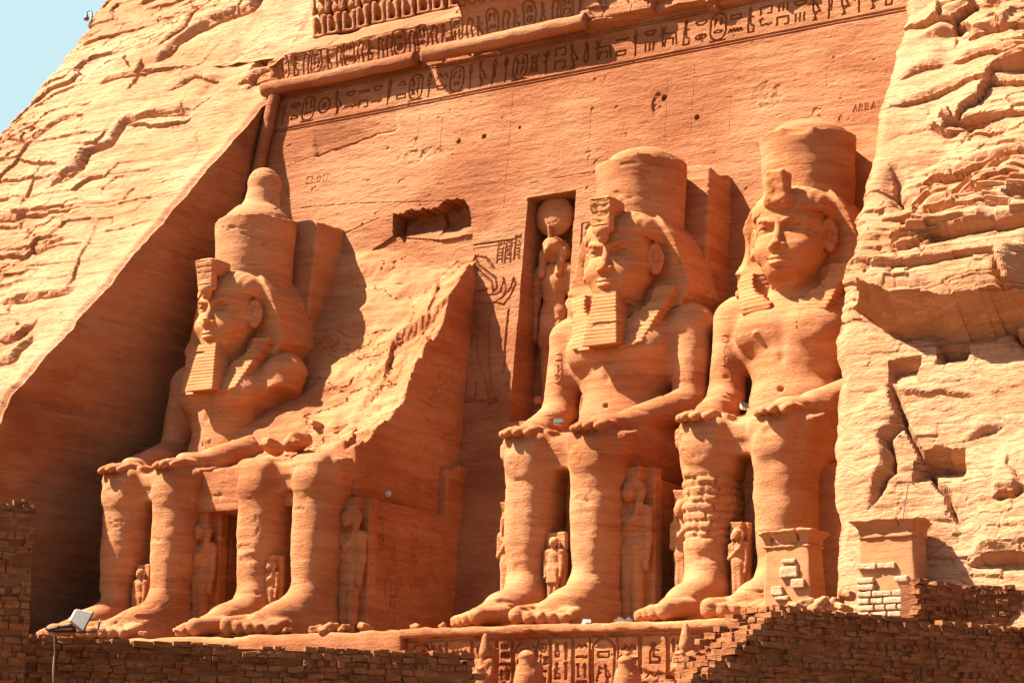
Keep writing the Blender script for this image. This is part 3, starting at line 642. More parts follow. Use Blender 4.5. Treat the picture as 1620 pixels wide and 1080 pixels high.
# cavetto cornice above the moulding: profile sweeps out; stretches keep different heights
def cornice(x0, x1, prof, segs, seed, carve=1.0, nm='cornice', res=.035, amp=.05, noff=0):
    """prof: list of (outward, z); segs in (x, arc length) coordinates"""
    pr = np.array(prof, float); L = np.concatenate([[0], np.cumsum(np.linalg.norm(np.diff(pr, axis=0), axis=1))])
    s = np.arange(0, L[-1], res); o_ = np.interp(s, L, pr[:, 0]); z_ = np.interp(s, L, pr[:, 1])
    x = np.arange(x0, x1, res); X, Sg = np.meshgrid(x, s); O = np.repeat(o_[:, None], len(x), 1); Zz = np.repeat(z_[:, None], len(x), 1)
    C_ = np.zeros_like(X)
    if segs: seg_field(X, Sg, segs, C_)
    to, tz = np.gradient(O, axis=0), np.gradient(Zz, axis=0); l = np.sqrt(to**2+tz**2)+1e-9; no, nz_ = tz/l, -to/l    # outward normal in (out, z)
    D = amp*3*fbm(X*.35, Sg*.5, 0*X, 4, seed)+amp*fbm(X*1.5, Zz*5, 0*X, 4, seed+1)-C_*carve
    if x0 < -16: D = D-.5*sstep(x0+1.9, x0+.2, X+.5*fbm(X*.9, Zz*.9, 0*X, 3, 61))-.10*sstep(.1, .3, fbm(X*.5, Zz*.8, 0*X, 3, 62))
    O = O+no*D; Zz = Zz+nz_*D
    P = np.stack([X, fy(Zz)-O, Zz], -1); o = mesh_obj(nm, P.reshape(-1, 3), grid_faces(len(s), len(x)), M['face'], fac, False); o.location = (0, -2, 0); return o
cs = []; rr = random.Random(9)
x = -16.0
while x < 1.3:
    if rr.random() < .5: cartouche(x, .22, .62, 1.25, .05, .09, cs, rr); x += .8
    else:
        poly_seg([(x+.1, .2), (x+.05, .9), (x+.2, 1.25), (x+.4, 1.1), (x+.3, .7), (x+.4, .2)], .05, .09, cs); x += .5
    if rr.random() < .3: glyph('man', x, .25, .5, 1.0, .05, .09, cs); x += .65
for i in range(14): poly_seg(circ(-5.6+i*.55, 2.05, .2, 8), .05, .08, cs, True)
xs_step = onf(728, 60, -1)[0]-.3
ca = [(.25, 27.7), (.28, 28.1), (.4, 28.55), (.6, 28.95), (.62, 29.1), (.35, 29.45), (-.0, 29.85), (-.35, 30.1), (-.6, 30.18), (-2.4, 30.25)]
cornice(-16.9, xs_step, ca, cs, 12)
cb = [(.25, 27.7), (.28, 28.1), (.42, 28.7), (.8, 29.3), (1.35, 29.75), (1.65, 29.95), (1.68, 30.9), (1.5, 31.1), (-2.2, 31.2)]
cornice(xs_step, 1.75, cb, cs, 14)
# stub end that closes the step
pr = np.array(cb); pr2 = np.array(ca)
V = [(xs_step, fy(z_)-o_, z_) for o_, z_ in cb]+[(xs_step, fy(z_)+2, z_) for z_ in (31.2, 27.7)]
mesh_obj('cornice_end', V, np.array([[0, 1, 2, 9], [2, 3, 4, 9], [4, 5, 6, 9], [6, 7, 8, 9], [0, 9, 10, 10]])[:4], M['face'], fac).location = (0, -2, 0)
# broken rock above the right half
cc = [(-.1, 27.25), (.25, 27.35), (.5, 27.5), (.55, 28.0), (.45, 28.6), (.8, 29.2), (1.0, 30.2), (.6, 31.0), (-2, 31.2)]
x = np.arange(1.1, 17.2, .05); 
pr = np.array(cc); L = np.concatenate([[0], np.cumsum(np.linalg.norm(np.diff(pr, axis=0), axis=1))]); s = np.arange(0, L[-1], .05)
O = np.interp(s, L, pr[:, 0])[:, None]+0*x; Zz = np.interp(s, L, pr[:, 1])[:, None]+0*x; X = x[None, :]+0*O
low = .5*fbm(X*.5, 0*X, 0*X, 4, 3)+.3*np.floor(2.5*fbm(X*.35, 0*X, 0*X, 2, 8)); Zz = Zz+low*sstep(2.5, 0, s)[:, None]*.7
D = .3*fbm(X*.5, Zz*.6, 0*X, 4, 33)+blocks(X, Zz, 35, (1.3, .5), (.35, .12), 2.)*sstep(0, .6, s)[:, None]
P = np.stack([X, fy(Zz)-O-D*.7, Zz], -1)
mesh_obj('broken_cornice', P.reshape(-1, 3), grid_faces(len(s), len(x)), M['face'], fac).location = (0, -2, 0)
# ------------------------------------------------------------ the seated giants (local frame: faces -y, feet at z=0)
def rotx(a): c, s = math.cos(a), math.sin(a); return [(1, 0, 0), (0, c, s), (0, -s, c)]
def build_body(kind):
    H = .065
    top = 13.4 if kind != 'B' else 8.6
    s = Sdf((-4.1, -12.9, -.55), (4.1, .6, top), H)
    for sx in (-1, 1):
        cx = 1.37*sx+.05
        # shin and calf: broad pillar-like leg, rounded square in plan
        zz = [0, .7, 1.3, 2.2, 3.2, 4.2, 5.0, 5.6, 6.3, 6.8, 7.15]
        hw = [.72, .80, .80, .84, .93, 1.0, .99, .98, .99, .96, .82]
        yf_ = [-8.3, -8.55, -8.55, -8.56, -8.58, -8.58, -8.55, -8.55, -8.58, -8.52, -8.25]
        def leg(X, Y, Z):
            w = np.interp(Z, zz, hw).astype(np.float32); f0 = np.interp(Z, zz, yf_).astype(np.float32); yc = (f0-5.9)/2; hd = (-5.9-f0)/2
            q = (np.abs((X-cx)/w)**2.5+np.abs((Y-yc)/hd)**2.5)**(1/2.5)
            return np.maximum((q-1)*.72, Z-7.12)
        s.fn((cx-1.2, -9, -.2), (cx+1.2, -5.6, 7.3), leg, .25)
        s.ell((cx, -8.42, 6.1), (.62, .2, .5), .25)                     # knee cap
        pass
        s.ell((cx+.62*sx, -7.5, 1.05), (.26, .34, .3), .25); s.ell((cx-.62*sx, -7.5, 1.1), (.24, .32, .28), .25)
        # foot
        s.cap((cx, -7.4, .45), (cx, -9.6, .42), .86, .70, .3, sc=(1, 1, 1))
        s.cap((cx-.1*sx, -8.2, 1.25), (cx-.15*sx, -10.9, .35), .6, .42, .55)
        s.box((cx-.80, -10.9, -.35), (cx+.80, -8., .55), .28, .25)
        for ox, yy, r in ((-.62, 12.3, .33), (-.20, 12.2, .24), (.15, 12.0, .22), (.46, 11.8, .2), (.74, 11.5, .19)):
            xx = cx+ox*sx+.04*sx                                            # great toe on the inner side
            s.cap((xx, -10.4, .42), (xx, -yy+r, r-.10), r*1.08, r, .045)
            s.ell((xx, -yy+r*.85, r+.02), (r*.95, r*.9, r*.62), .06)
        # thigh under the kilt
        s.box((cx-.98, -8.05, 5.2), (cx+.98, -2.5, 7.05), .55, .35)
        s.cap((cx, -7.4, 6.15), (cx+.1*sx, -3, 6.6), .93, 1.25, .3)
    s.box((-2.2, -8.4, 6.5), (-.5, -6, 7.16), .28, .3); s.box((.55, -8.4, 6.5), (2.25, -6, 7.16), .28, .3)
    s.box((-2.55, -8.0, 6.35), (2.6, -3.0, 6.98), .18, .2)                   # kilt over the gap
    s.box((-.75, -7.9, 5.85), (.75, -6.0, 6.4), .12, .15)
    s.box((-2.6, -6.6, 5.6), (2.65, -1.5, 7.45), .35, .4)
    s.fn((-2.7, -7.9, 6.5), (2.75, -1.5, 8.4), lambda X, Y, Z: np.maximum(np.maximum(Z-(7.0+np.clip((Y+7.6)*.28, 0, 1.1)), np.abs(X)-2.55), np.maximum(-7.6-Y, 6.4-Z)), .25)
    if kind != 'B':
        s.ell((0, -2.9, 8.3), (1.85, 1.55, 1.35), .4)
        s.cap((0, -2.9, 8.2), (0, -2.7, 9.6), 1.45, 1.62, .5, sc=(1.08, 1, 1))
        s.ell((0, -2.65, 10.9), (2.35, 1.55, 1.9), .5)
        s.box((-2.3, -3.7, 10.0), (2.3, -1, 12.3), .8, .4)
        for sx in (-1, 1):
            s.ell((1.02*sx, -3.75, 11.1), (1.12, .62, .82), .3)            # breast
            s.ell((2.5*sx, -2.3, 12.0), (.98, .98, .82), .45)              # shoulder
            s.cap((.6*sx, -2.4, 12.9), (2.5*sx, -2.3, 12.35), .5, .5, .5)
            s.cap((2.72*sx, -2.45, 11.9), (2.85*sx, -3.0, 9.0), .80, .66, .3, sc=(1, 1.15, 1))
            s.cap((2.85*sx, -3.1, 8.75), (2.0*sx, -6.2, 7.75), .70, .46, .3)
            s.cap((2.1*sx, -5.9, 7.7), (1.5*sx, -7.3, 7.55), .46, .4, .25, sc=(1.25, 1, .8))
            # hand lying on the thigh: palm, four fingers, thumb on the inner side
            s.ell((1.50*sx, -7.05, 7.30), (.70, .85, .34), .15)
            for i, (ox, ln) in enumerate(((-.50, .95), (-.17, 1.2), (.17, 1.15), (.50, .9))):
                bx = 1.48*sx+ox*sx*-1
                s.cap((bx, -7.45, 7.36), (bx, -7.5-ln*.6, 7.34), .20, .19, .03); s.cap((bx, -7.5-ln*.6, 7.34), (bx, -7.65-ln, 7.16), .19, .16, .03)
            s.cap((.9*sx, -6.7, 7.32), (.66*sx, -7.65, 7.25), .22, .18, .05)
        s.cap((0, -2.6, 12.2), (0, -2.75, 13.4), 1.05, .95, .4)
        s.ell((0, -4.42, 8.75), (.12, .12, .10), .05, 's')                 # navel
        s.cap((0, -4.3, 9.9), (0, -4.45, 11.4), .05, .05, .3, 's')
        s.box((-1.9, -2.4, 7), (1.9, .4, 12.6), .3, .5)
        s.ell((1.0, -4.36, 10.95), (.12, .1, .12), .05); s.ell((-1.0, -4.36, 10.95), (.12, .1, .12), .05)
    if kind == 'A':          # left arm lost above the lap
        s.ell((3.1, -3.4, 9.9), (1.25, 1.6, 1.35), .12, 's'); s.ell((3.3, -3.3, 8.9), (.9, 1.4, .7), .15, 's')
        s.ell((3.35, -3.6, 10.7), (.7, .6, .5), .1, 's')
    if kind == 'D':
        s.ell((1.3, -4.5, 10.3), (1.3, .22, 1.2), .05, 's')
        s.ell((.7, -4.55, 9.3), (.9, .2, .7), .04, 's')
    if kind == 'B':
        s.fn((-4, -9, 6.4), (4, .5, 9), lambda X, Y, Z: Z-(7.22+.3*fbm(X*.9, Y*.9, 0*X+3, 3, 4)+.2*np.clip(Y+6, 0, 4)), 0, 'i')
    s.box((-3.4, -12.4, -.5), (3.4, .4, -.22), .05, .05)
    s.rough(.035, (1.1, 1.1, 1.6), 3, ord(kind))
    return s.mesh()

def build_throne(kind):
    s = Sdf((-3.3, -7.2, -.2), (3.3, 3.2, 9), .085)
    s.box((-2.78, -6.35, -.15), (2.95, 2.8, 5.6), .07, 0)
    s.box((-2.78, -.9, 5), (3.0, 2.8, 7.55), .08, .02); s.box((-2.9, -.2, 7.3), (3.12, 2.8, 7.72), .08, .03)
    s.box((-.6, -6.75, -.1), (.7, -6, 5.9), .05, .03)
    s.rough(.06, (.8, .8, 1.4), 4, 3+ord(kind)); return s.mesh()
def build_slab(kind):
    zt = dict(A=19.75, B=8.8, C=19.35, D=19.9)[kind]
    s = Sdf((-2.9, -2.2, 6.8), (3.0, 3.6, zt+.4), .085)
    s.box((-2.25, -.75, 7), (2.35, 3.4, zt), .07, 0, shear=(0, .11))
    s.fn((-2.9, -2.2, zt-1), (3, 3.6, zt+.5), lambda X, Y, Z: Z-(zt+.18*fbm(X*1.2, Y*1.2, 0*X, 3, 5)-.1*np.abs(X)), 0, 'i')
    if kind == 'C': s.ell((2.3, .6, 19.5), (.6, 1., .5), .1, 's')
    s.rough(.05, (.8, .8, 1.2), 4, 7+ord(kind)); return s.mesh()

HY = -3.05
def build_head(kind):
    s = Sdf((-2.1, -5.1, 12.0), (2.1, -1.2, 16.4), .034)
    s.ell((0, HY, 14.85), (1.34, 1.38, 1.7), .1)
    s.cap((0, HY-.25, 14.2), (0, HY-.48, 13.55), 1.18, .90, .3, sc=(1.03, 1, 1))
    s.ell((0, HY-.85, 13.32), (.60, .48, .34), .25)                         # chin
    s.ell((0, HY-.35, 13.95), (1.25, 1.1, .85), .3)
    s.ell((0, HY-.5, 15.15), (1.18, .95, .5), .3)                           # forehead
    for sx in (-1, 1):
        s.ell((.64*sx, HY-.93, 14.12), (.5, .42, .42), .3)                 # cheek
        s.ell((.62*sx, HY-1.58, 14.82), (.56, .50, .25), .12, 's')          # socket
    s.cap((0, HY-1.30, 15.02), (0, HY-1.66, 14.16), .12, .17, .10)
    s.ell((0, HY-1.70, 14.14), (.17, .14, .13), .08)
    for sx in (-1, 1):
        s.ell((.21*sx, HY-1.50, 14.08), (.15, .18, .14), .06)               # nostril wing
        s.ell((.13*sx, HY-1.62, 13.96), (.06, .09, .05), .02, 's')
    ys = s.lo[1]+s.h*np.arange(s.n[1])
    def sy(x, z):                                                            # y of the face surface
        i, k = int(round((x-s.lo[0])/s.h)), int(round((z-s.lo[2])/s.h)); c = s.f[i, :, k]; j = int(np.argmax(c < 0)); return ys[j]-s.h*c[j]/(c[j]-c[j-1]-1e-6)*-1 if j else -4
    jobs = []
    for sx in (-1, 1):
        y0 = sy(.62*sx, 14.8)
        jobs.append(('e', (.62*sx, y0+.10, 14.79), (.42, .24, .165)))
        def arc(x0, x1, fz, r0, r1, off, n=10):
            pr = None
            for i in range(n+1):
                t = i/n; x = (x0+(x1-x0)*t)*sx; z = fz(t); q = (x, sy(x, z)+off, z); rr = r0+(r1-r0)*t
                if pr: jobs.append(('c', pr[0], q, pr[1], rr))
                pr = (q, rr)
        arc(.20, 1.06, lambda t: 14.76+.20*math.sin(math.pi*t)**.8+.04*t, .06, .055, -.01)      # upper lid
        arc(.20, 1.06, lambda t: 14.75-.14*math.sin(math.pi*t)+.04*t, .035, .035, .01)         # lower lid
        arc(1.03, 1.28, lambda t: 14.80+.0*t, .042, .038, .0, 4)
        arc(.20, 1.28, lambda t: 15.04+.15*math.sin(math.pi*min(1, t*1.15)*.9), .085, .06, .01)      # brow
    for j in jobs:
        if j[0] == 'e': s.ell(j[1], j[2], .03)
        else: s.cap(j[1], j[2], j[3], j[4], .03)
    for i in range(8):
        t0, t1 = -1+i/4, -1+(i+1)/4
        q = lambda t, zz, o: (.46*t, HY-1.45-o+.24*t*t, zz+.06*t*t)
        s.cap(q(t0, 13.67, .05), q(t1, 13.67, .05), .095*(1-.4*abs(t0)), .095*(1-.4*abs(t1)), .04)
        s.cap(q(t0, 13.49, .03), q(t1, 13.49, .03), .105*(1-.45*abs(t0)), .105*(1-.45*abs(t1)), .04)
    for i in range(8):
        t0, t1 = -1+i/4, -1+(i+1)/4
        s.cap(q(t0, 13.585, .14), q(t1, 13.585, .14), .028, .028, .02, 's')
    s.ell((0, HY-1.42, 13.33), (.3, .12, .06), .08, 's')
    s.cap((0, HY-1.60, 13.95), (0, HY-1.58, 13.80), .035, .045, .05, 's')
    for sx in (-1, 1):                                                      # ears
        cc, sn = math.cos(.75), math.sin(.75); R = [(sx*cc, sx*sn, 0), (-sn, cc, 0), (0, 0, 1)]
        ex, ey = 1.50*sx, HY-.22; nx_, ny_ = sx*cc, -sn
        s.ell((ex, ey, 14.62), (.14, .36, .62), .05, rot=R); s.ell((ex+nx_*.14, ey+ny_*.14, 14.76), (.15, .25, .42), .02, 's', rot=R)
        s.ell((ex+nx_*.03, ey+ny_*.03, 14.70), (.08, .12, .22), .03, rot=R); s.ell((ex+nx_*.05, ey+ny_*.05-.0, 14.14), (.13, .2, .17), .05, rot=R)
        s.ell((1.54*sx, HY-.05, 14.72), (.08, .12, .22), .04); s.ell((1.52*sx, HY-.28, 14.12), (.13, .2, .17), .05)
    s.cap((0, HY+.2, 13.4), (0, HY+.5, 12.1), .98, 1.02, .3)
    s.fn((-1.6, HY-1.6, 15.2), (1.6, HY+1.6, 15.7), lambda X, Y, Z: np.maximum(np.sqrt((X/1.38)**2+((Y-HY)/1.42)**2)*1.4-1.4-.02, np.abs(Z-15.47)-.13), .03)
    if kind == 'D':                                                            # beard and jaw front broken away
        s.ell((.1, HY-1.35, 12.75), (.8, .55, .42), .1, 's')
    s.rough(.02, (2, 2, 4), 3, 5+ord(kind)); return s.mesh()

def build_nemes(kind):
    s = Sdf((-2.95, -4.9, 10.4), (2.95, -.2, 17.2), .05)
    s.ell((0, HY+.18, 15.62), (1.64, 1.58, 1.12), .1)
    def wing(X, Y, Z):
        w = np.interp(Z, [10.8, 12.9, 13.4, 15.6, 16.3, 16.9], [2.3, 2.5, 2.8, 2.08, 1.6, 1.0]); w = w.astype(np.float32)
        y0 = np.interp(Z, [12.9, 14, 16, 16.9], [-3.2, -2.95, -3.2, -2.9]).astype(np.float32)
        d = np.maximum(np.maximum(np.abs(X)-w, np.abs(Y-(y0+.2)/2+.0)-np.abs(-.2-y0)/2-.0), np.maximum(12.7-Z, Z-16.8))
        return d*.9
    s.fn((-2.9, -4.4, 12.6), (2.9, 0, 17), wing, .12)
    # front lappets falling over the breast
    for sx in (-1, 1):
        s.fn((-2.4 if sx < 0 else .2, -4.8, 10.5), (-.2 if sx < 0 else 2.4, -2, 13.6),
             lambda X, Y, Z: np.maximum(np.maximum(np.abs(X*sx-(1.02+.17*(Z-11.0)))-(.48+.16*(Z-11.)), np.maximum((-4.52+.46*(Z-11.0)+.12*(np.abs(X)-1)**2)-Y, Y+2.8)), np.maximum(11.0+.12*(np.abs(X)-1)-Z, Z-13.5))*.85, .1)
    # open the front for the face
    s.fn((-1.6, -5, 12.3), (1.6, -2.4, 15.6), lambda X, Y, Z: np.maximum(np.maximum((np.abs(X/1.55)**3+np.abs((Z-14.1)/1.75)**4)**.3-1, Y+2.75+.3*np.abs(X)), Z-15.42), .04, 's')
    for sx in (-1, 1): s.ell((1.75*sx, HY-.35, 14.55), (.5, .62, 1.0), .1, 's')
    s.box((-.85, -5, 12.2), (.85, -3.0, 13.6), .3, .1, 's')
    if kind == 'D':
        s.box((-2.8, -5.2, 10.2), (0, -4.0, 12.0), .3, .25, 's'); s.box((-2.8, -5.2, 10.2), (0, -2.6, 11.6), .3, .25, 's'); s.ell((-2.7, -3.2, 14.6), (.75, 1, 1.0), .1, 's'); s.ell((-2.9, -3.2, 13.4), (.7, 1, .5), .1, 's')
        s.ell((1.5, -4.7, 11.0), (1.0, .7, 1.1), .1, 's')
    # pleats
    idx = np.nonzero(np.abs(s.f) < .12); X, Y, Z = [s.lo[i]+idx[i]*s.h for i in range(3)]
    fan = np.where(Z > 15.4, np.sin(X*22), np.sin((Z+.10*np.abs(X))*2*math.pi/.18)); amp = np.where(Z > 15.4, np.where(Y < -3.2, .012, .0), np.where((Z < 13.6) & (np.abs(X) < 2.2) & (Y < -2.6), .017, .004))
    s.f[idx] += (fan*amp).astype(np.float32)
    s.rough(.035, (1.2, 1.2, 2), 3, 9+ord(kind)); return s.mesh()

def build_crown(kind):
    zt = 22.2 if kind == 'A' else 20.1
    s = Sdf((-2.3, -3.9, 15.4), (2.3, .7, zt+.3), .055); cy = -1.6
    def drum(X, Y, Z):
        r = np.interp(Z, [15.4, 16.5, 18, 19.2, 19.7], [1.5, 1.72, 1.78, 1.86, 1.86]).astype(np.float32)
        return (np.sqrt(X**2+(Y-cy)**2)-r)*.95
    t1 = 18.95 if kind != 'A' else 19.25
    s.fn((-2.2, -3.8, 15.4), (2.2, .6, t1), lambda X, Y, Z: np.maximum(drum(X, Y, Z), np.maximum(15.6-Z, Z-(t1+.12*fbm(X*1.3, Y*1.3, 0*X, 3, ord(kind))))), .0)
    if kind == 'A':
        s.fn((-2.2, -3.8, 18.4), (2.2, .6, 20.2), lambda X, Y, Z: (np.sqrt(X**2+(Y-cy-.1)**2)-np.interp(Z, [18, 19.25, 19.3, 19.6, 20.1], [1.2, 1.2, 1.62, 1.45, .95]).astype(np.float32))*.7+np.maximum(0, Z-20.0), .08)
        s.cap((0.05, cy+.15, 19.3), (.08, cy+.35, 21.0), .98, .70, .25); s.ell((.08, cy+.35, 21.25), (.74, .78, .75), .1)
    else:
        s.ell((.03, cy+.15, 18.9), (1.56, 1.6, .85), .03)
        s.fn((-2.2, -3.8, 19.4), (2.2, .6, 20.5), lambda X, Y, Z: Z-(19.72+.1*fbm(X, Y, 0*X, 2, 3)), .2, 'i')
        if kind == 'D': s.ell((.5, cy-1.9, 19.05), (.75, .35, .42), .05, 's')
    s.ell((0, HY+.25, 15.45), (1.6, 1.5, 1.1), .08, 's')
    s.rough(.045, (1, 1, 1.6), 4, 19+ord(kind)); return s.mesh()

def build_beard():
    s = Sdf((-1.1, -5.5, 10.6), (1.1, -3.0, 13.6), .036)
    def b(X, Y, Z):
        w = .74-(Z-11.05)*.125; yf_ = -4.98+(Z-11.05)*.20
        return np.maximum(np.maximum(np.abs(X)-w, np.maximum(yf_-Y, Y+3.25-.12*(Z-11))), np.maximum(11.05+.1*(Y+5)-Z, Z-13.12))*.95-.02
    s.fn((-1.1, -5.5, 10.9), (1.1, -3.0, 13.3), b, 0)
    idx = np.nonzero(np.abs(s.f) < .12); X, Y, Z = [s.lo[i]+idx[i]*s.h for i in range(3)]
    s.f[idx] += (.014*np.sin(Z*2*math.pi/.15+.6*X)*(Z > 11.15)).astype(np.float32)
    s.rough(.02, (2, 2, 2), 3, 1); return s.mesh()
def build_uraeus(kind):
    s = Sdf((-.7, -5.3, 15.0), (.7, -3.4, 17.6), .036)
    if kind == 'D':
        s.box((-.40, -4.75, 15.75), (.42, -4.0, 16.95), .15, .1, shear=(0, -.15)); s.ell((0, -4.3, 15.8), (.6, .4, .35), .2)
        s.rough(.1, (2, 2, 2), 3, 4); return s.mesh()
    s.box((-.46, -5.0, 15.5), (.46, -4.62, 16.85), .09, .1, shear=(0, -.13), taper=.10)
    s.cap((0, -4.8, 15.6), (0, -4.75, 15.35), .35, .25, .1, sc=(1, .7, 1)); s.box((-.36, -4.95, 16.5), (.36, -3.7, 16.92), .06, .05)
    s.box((-.3, -4.7, 16.2), (.3, -3.6, 16.9), .15, .2)
    for i in range(5): s.box((-.44, -5.3, 15.7+i*.26), (.44, -4.93-.03*i, 15.75+i*.26), .01, .02, 's')
    s.rough(.03, (3, 3, 3), 3, 2); return s.mesh()

XS = dict(A=-13.5, B=-6.27, C=6.27, D=13.5)
LBL = dict(A='leftmost seated stone giant with bulb topped crown, long beard and a broken upper arm',
           B='seated stone giant with only legs and lap left, its head and chest broken away',
           C='complete seated stone giant with beard and smooth drum crown, just right of the falcon niche',
           D='rightmost seated stone giant, beardless, one shin patched with blocks, beside the pale cliff')
cache = {}
def geo(fn, *a):
    k = (fn.__name__,)+a
    if k not in cache: cache[k] = fn(*a)
    return cache[k]
for k in 'ABCD':
    root = empty('seated_colossus', (XS[k], 0, 0), LBL[k], 'statue', 'seated stone giants of the temple front')
    off = (XS[k], 0, 0); sd_ = ord(k)*3
    def add(name, VF, a=.03, st=.012, mt='statue', par=None):
        V, F = VF; return mesh_obj(name, stone(V, F, off, a, sd_, st), F, M[mt], par or root, True)
    bV_, bF_ = build_body(k)
    if k == 'D':          # shin patched with small squared blocks
        x_, z_ = bV_[:, 0]+.25*fbm(bV_[:, 0]*2, bV_[:, 1]*2, bV_[:, 2]*2, 2, 3), bV_[:, 2]+.1*fbm(bV_[:, 0]*2, bV_[:, 1]*2, bV_[:, 2]*2, 2, 4); rz_ = np.floor(z_/.30); fr_ = z_/.30-rz_; xx_ = (x_+bV_[:, 1]*.6)/.62+cell(rz_, rz_*0, 3)*5; fxx = xx_-np.floor(xx_)
        mk = sstep(2.7, 3.0, bV_[:, 2])*sstep(5.3, 5.0, bV_[:, 2])*(bV_[:, 0] < -.2)*(bV_[:, 1] < -6.2); ed = sstep(.07, .02, np.minimum(np.minimum(fr_, 1-fr_)*.30, np.minimum(fxx, 1-fxx)*.62))
        nn_ = normals(bV_, bF_); bV_ = bV_+nn_*(mk*(-.075*ed+.09*(cell(rz_, np.floor(xx_), 5)-.6)))[:, None]
    add('body', (bV_, bF_), .02); add('throne', geo(build_throne, 'x'), .04, .02)
    if k != 'B':
        add('back_slab', build_slab(k), .04, .02); hd_ = add('head', build_head('D' if k == 'D' else 'A'), .012, .006, 'fine')
        nm_ = add('headdress', build_nemes(k), .015, .006, 'fine'); add('crown', build_crown(k)); add('cobra_ornament', build_uraeus(k), .01, 0, 'fine', nm_)
        if k != 'D': add('beard', geo(build_beard), .008, 0, 'fine', hd_)
    if k == 'B':          # broken back and torso: a ridge falling towards the lap, rubble slope on its far side
        s = Sdf((-6.2, -8.2, 5.2), (3.05, 2.6, 18.6), .085)
        yr = [-7.6, -7.3, -5.7, -3.9, -3.1, -2.2, -1.3, -.4, .46, 2.2]; zr = [7.0, 7.3, 8.3, 9.7, 11.2, 12.9, 13.95, 15.4, 16.2, 17.6]
        def m1(X, Y, Z):
            w = .35*fbm(X*.6, Y*.6, Z*.6, 4, 3)
            t = np.interp((Y-np.clip(2.9-X, 0, 9)*.34+w).ravel(), yr, zr).reshape(np.broadcast(X, Y, w).shape)
            cx_ = X*1.1+w*1.5+Y*.35; cy_ = Y*1.3-X*.4+w; st = .8*(cell(np.floor(cx_*.6), np.floor(cy_*.6), 7)-.5)+.3*(cell(np.floor(cx_*1.5), np.floor(cy_*1.4), 8)-.5)+0*Z
            return np.maximum(np.maximum((Z-t+st)*.55, X-2.6+.22*fbm(Y*.4, Z*.4, 0*Y+1, 4, 8)+0*Z), np.maximum(-4.6-X, -6.9-Y))
        s.fn((-4.6, -8, 5.2), (3, 2.6, 18.4), m1, 0)
        def m2(X, Y, Z):
            w = .45*fbm(X*.45+5, Y*.5, Z*.5, 4, 5)
            t = np.interp((Y+w-.10*(X+5)).ravel(), [-7, -4.5, -2.2, -.8, .6, 1.9, 2.6], [7.0, 8.2, 11.0, 13.4, 15.6, 18.7, 19.4]).reshape(np.broadcast(X, Y, w).shape)
            return np.maximum((Z-t)*.55, np.maximum(X-1.6, -5.9-X-.12*(Z-8)))
        s.fn((-6.2, -7, 5.2), (2, 2.6, 18.6), m2, .15)
        s.rough(.10, (.7, .7, 1.3), 5, 21)
        V, F = s.mesh(); mesh_obj('broken_torso', stone(V, F, off, .05, 5, .02), F, M['statue'], root, False)
# ------------------------------------------------------------ small standing figures beside and between the legs
def figure(kind, h=6.0, res=.05):
    """standing royal figure carved against a pillar; h is the full height; modelled 6 units tall"""
    s = Sdf((-1.05, -1.1, -.1), (1.05, .7, 6.3), res)
    s.box((-.72 if kind != 'queen' else -.75, .0, 0), (.75, .6, 5.9), .04, 0)
    for sx in (-1, 1):
        if kind == 'queen': s.cap((.17*sx, -.28, 2.9), (.2*sx, -.3, .35), .34, .22, .12)
        else: s.cap((.22*sx, -.3, 2.9), (.22*sx, -.35, .4), .31, .17, .08)
        s.box((.05 if sx > 0 else -.42, -.95, -.05), (.42 if sx > 0 else -.05, -.1, .28), .1, .06)
        s.cap((.62*sx, -.25, 4.25), (.66*sx, -.3, 3.3), .19, .16, .08)
        if kind == 'queen' and sx < 0: s.cap((-.66, -.3, 3.3), (0.0, -.62, 3.75), .15, .12, .05); s.ell((.06, -.66, 3.82), (.15, .1, .14), .03)
        else: s.cap((.66*sx, -.3, 3.3), (.6*sx, -.38, 2.45), .15, .12, .05); s.ell((.6*sx, -.4, 2.3), (.13, .17, .2), .04)
    s.ell((0, -.25, 2.95), (.55, .36, .5), .15); s.cap((0, -.22, 3.3), (0, -.25, 3.95), .38, .44, .2, sc=(1.15, .8, 1))
    s.cap((-.45, -.22, 4.3), (.45, -.22, 4.3), .24, .24, .15)
    if kind == 'queen':
        for sx in (-1, 1): s.ell((.22*sx, -.52, 4.0), (.19, .16, .18), .06)
    else: s.box((-.42, -.66, 1.75), (.42, -.1, 2.75), .12, .08, taper=-.15)
    s.cap((0, -.28, 4.3), (0, -.3, 4.7), .2, .2, .08)
    s.ell((0, -.38, 5.0), (.30, .33, .40), .05); s.ell((0, -.70, 4.95), (.06, .09, .1), .04)
    for sx in (-1, 1): s.ell((.12*sx, -.70, 5.05), (.07, .04, .035), .02, 's')
    s.ell((0, -.66, 4.78), (.1, .05, .035), .02)
    if kind == 'queen':      # heavy tripartite wig and flat crown
        s.ell((0, -.22, 5.15), (.46, .4, .42), .05)
        for sx in (-1, 1): s.cap((.38*sx, -.32, 5.0), (.30*sx, -.5, 4.2), .17, .14, .05)
        s.ell((0, -.62, 4.95), (.27, .2, .36), .03)
        s.box((-.42, -.5, 5.45), (.42, .2, 5.9), .05, .04, taper=.1)
    else:
        s.ell((0, -.25, 5.12), (.36, .38, .38), .05); s.cap((.42, -.25, 5.0), (.42, -.35, 4.4), .1, .08, .03)
    s.rough(.03, (2.2, 2.2, 2.2), 3, 5); return s.mesh()
fq, fp = figure('queen'), figure('prince')
def place_fig(VF, name, x, y, z, h, label, group='small standing figures beside the giants legs', seed=0, wz=1.0):
    V, F = VF; k = h/6.
    V = stone(V*np.array([k*wz, k, k]), F, (x, y, z), .012*h/3, seed, .004)
    o = mesh_obj(name, V, F, M['statue'], None, True); o.location = (x, y, z)
    return tag(o, label, 'figure', group)
